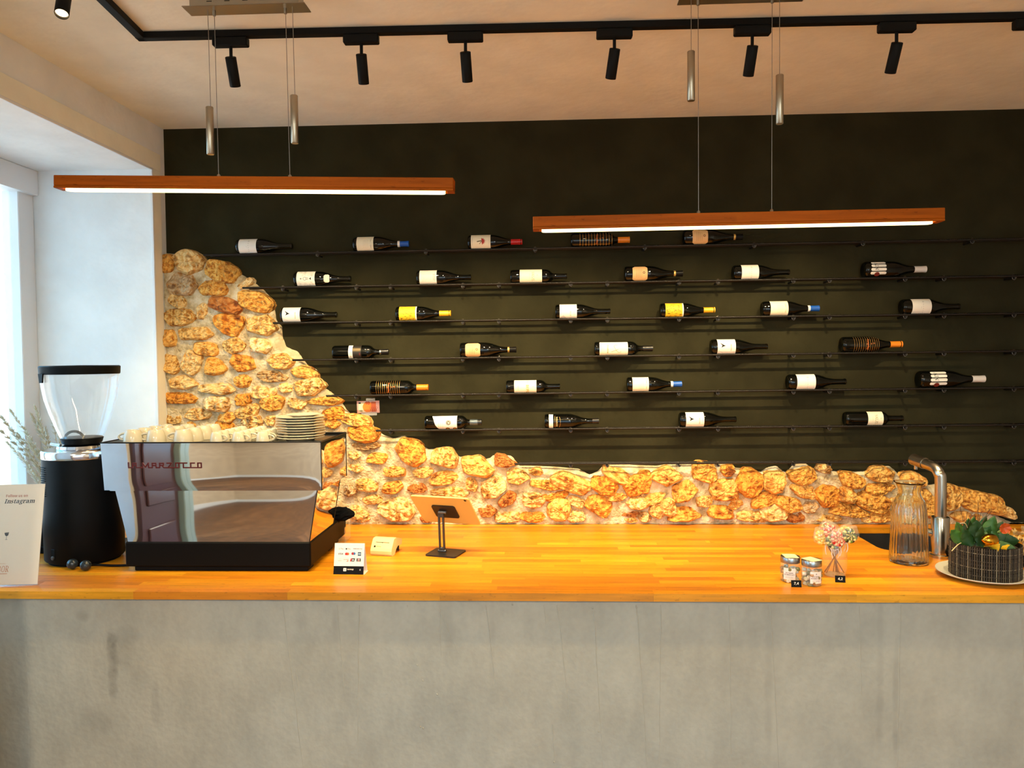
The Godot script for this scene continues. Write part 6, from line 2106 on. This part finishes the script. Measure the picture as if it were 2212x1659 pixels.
	part(po, "yellow_leaf", leaf_mesh(0.055, 0.04, 0.8, 0.3), yel, Vector3(0.012, ph + 0.002, 0.09), aim_up(Vector3(0.35, -0.1, 0.9), -0.3))
	for i in 7:
		var a := TAU * i / 7.0
		part(po, "petal", leaf_mesh(0.03, 0.026, 0.3, 0.2), M(rgb(206, 84, 24), 0.5), Vector3(0.075, ph + 0.055, -0.005), aim_up(Vector3(cos(a), sin(a), 0.35)))
	# twigs
	var tw := M(rgb(70, 44, 24), 0.8)
	for q in [[2074, 1095, 2085, 1165], [2113, 1080, 2110, 1165], [2120, 1105, 2112, 1150], [2138, 1100, 2115, 1145], [2143, 1104, 2116, 1140], [2080, 1110, 2092, 1160], [2089, 1107, 2086, 1150], [2100, 1108, 2090, 1140], [2105, 1110, 2112, 1130], [2070, 1135, 2084, 1168]]:
		var a := on_z(q[0], q[1], pp.z + gr.randf_range(-0.03, 0.02)) - po.position
		var b := on_z(q[2], q[3], pp.z) - po.position
		b.y = ph - 0.012 if q[3] > 1158 else b.y
		var m := (a + b) / 2 + Vector3(gr.randf_range(-0.006, 0.006), 0, 0)
		part(po, "twig", tube(smooth_path([b, m, a], 4), 0.0016, 0.0007, 5), tw)
	for q in [[2056, 1190, 2078, 1172], [2075, 1130, 2090, 1140]]:
		var a := on_z(q[0], q[1], pp.z + 0.06) - po.position
		var b := on_z(q[2], q[3], pp.z + 0.02) - po.position
		part(po, "raffia_strand", tube(smooth_path([a, a.lerp(b, 0.5) + Vector3(0.004, 0.008, 0), b], 5), 0.002, 0.0014, 5), M(rgb(226, 196, 140), 0.7))
	# golden egg
	var eg := on_z(2138, 1167, pp.z + 0.098)
	var ec := thing("golden_egg", "shiny golden decorative egg lying in the planted pot", "egg", eg)
	var ep := []
	for i in 17:
		var a := PI * i / 16.0
		ep.append(Vector2(0.0255 * sin(a) * (1.0 + 0.12 * cos(a)), -0.035 * cos(a)))
	part(ec, "shell", lathe(ep, 36), M(rgb(206, 148, 44), 0.18, 1.0), Vector3.ZERO, rot(0, 15, 82))
	# dried cream flowers with a wooden stand at the right edge
	var f0 := on_y(2206, 1222)
	var fl := thing("dried_flowers", "bunch of cream dried flowers lying at the right end of the bar", "dried flowers", f0)
	var strw := [M(rgb(226, 196, 128), 0.8), M(rgb(208, 170, 100), 0.8), M(rgb(190, 150, 96), 0.8)]
	part(fl, "wrapping", tube([Vector3(-0.03, 0.075, 0.03), Vector3(0.08, 0.012, 0.09)], 0.010, 0.014, 14), M(rgb(176, 150, 90), 0.8))
	for q in [[2185, 1165, -0.05], [2200, 1155, -0.05], [2176, 1176, -0.02], [2208, 1170, 0.0], [2195, 1185, 0.02], [2215, 1150, -0.06], [2220, 1180, 0.0]]:
		var c := on_z(q[0], q[1], f0.z + q[2]) - f0
		part(fl, "stem", tube([c, Vector3(0.0, 0.06, 0.04)], 0.0018, -1, 6), strw[2])
		for i in 13:
			var a := gr.randf() * TAU
			var d := Vector3(cos(a) * 0.9, 0.5 + gr.randf() * 0.6, sin(a) * 0.9)
			part(fl, "petal", leaf_mesh(gr.randf_range(0.022, 0.042), gr.randf_range(0.012, 0.02), 0.5, 0.4), strw[i % 3], c, aim_up(d, gr.randf() * 3))
	# black cloths by the sink
	for q in [[2066, 1206, 0.05, 0.03, "black folded dish cloth behind the planted pot at the sink"], [2196, 1222, 0.05, 0.022, "black folded cloth between pot and dried flowers"]]:
		var b0 := on_y(q[0], q[1])
		var d := thing("dish_cloth", q[4], "cloth", b0)
		var so := Soup.new()
		add_box(so, Vector3(0, q[3], 0), Vector3(q[2] * 2, q[3] * 2, 0.08), q[3] * 0.8, rot(0, 12, 0))
		part(d, "fabric", so.mesh(), M(rgb(14, 14, 14), 0.85))
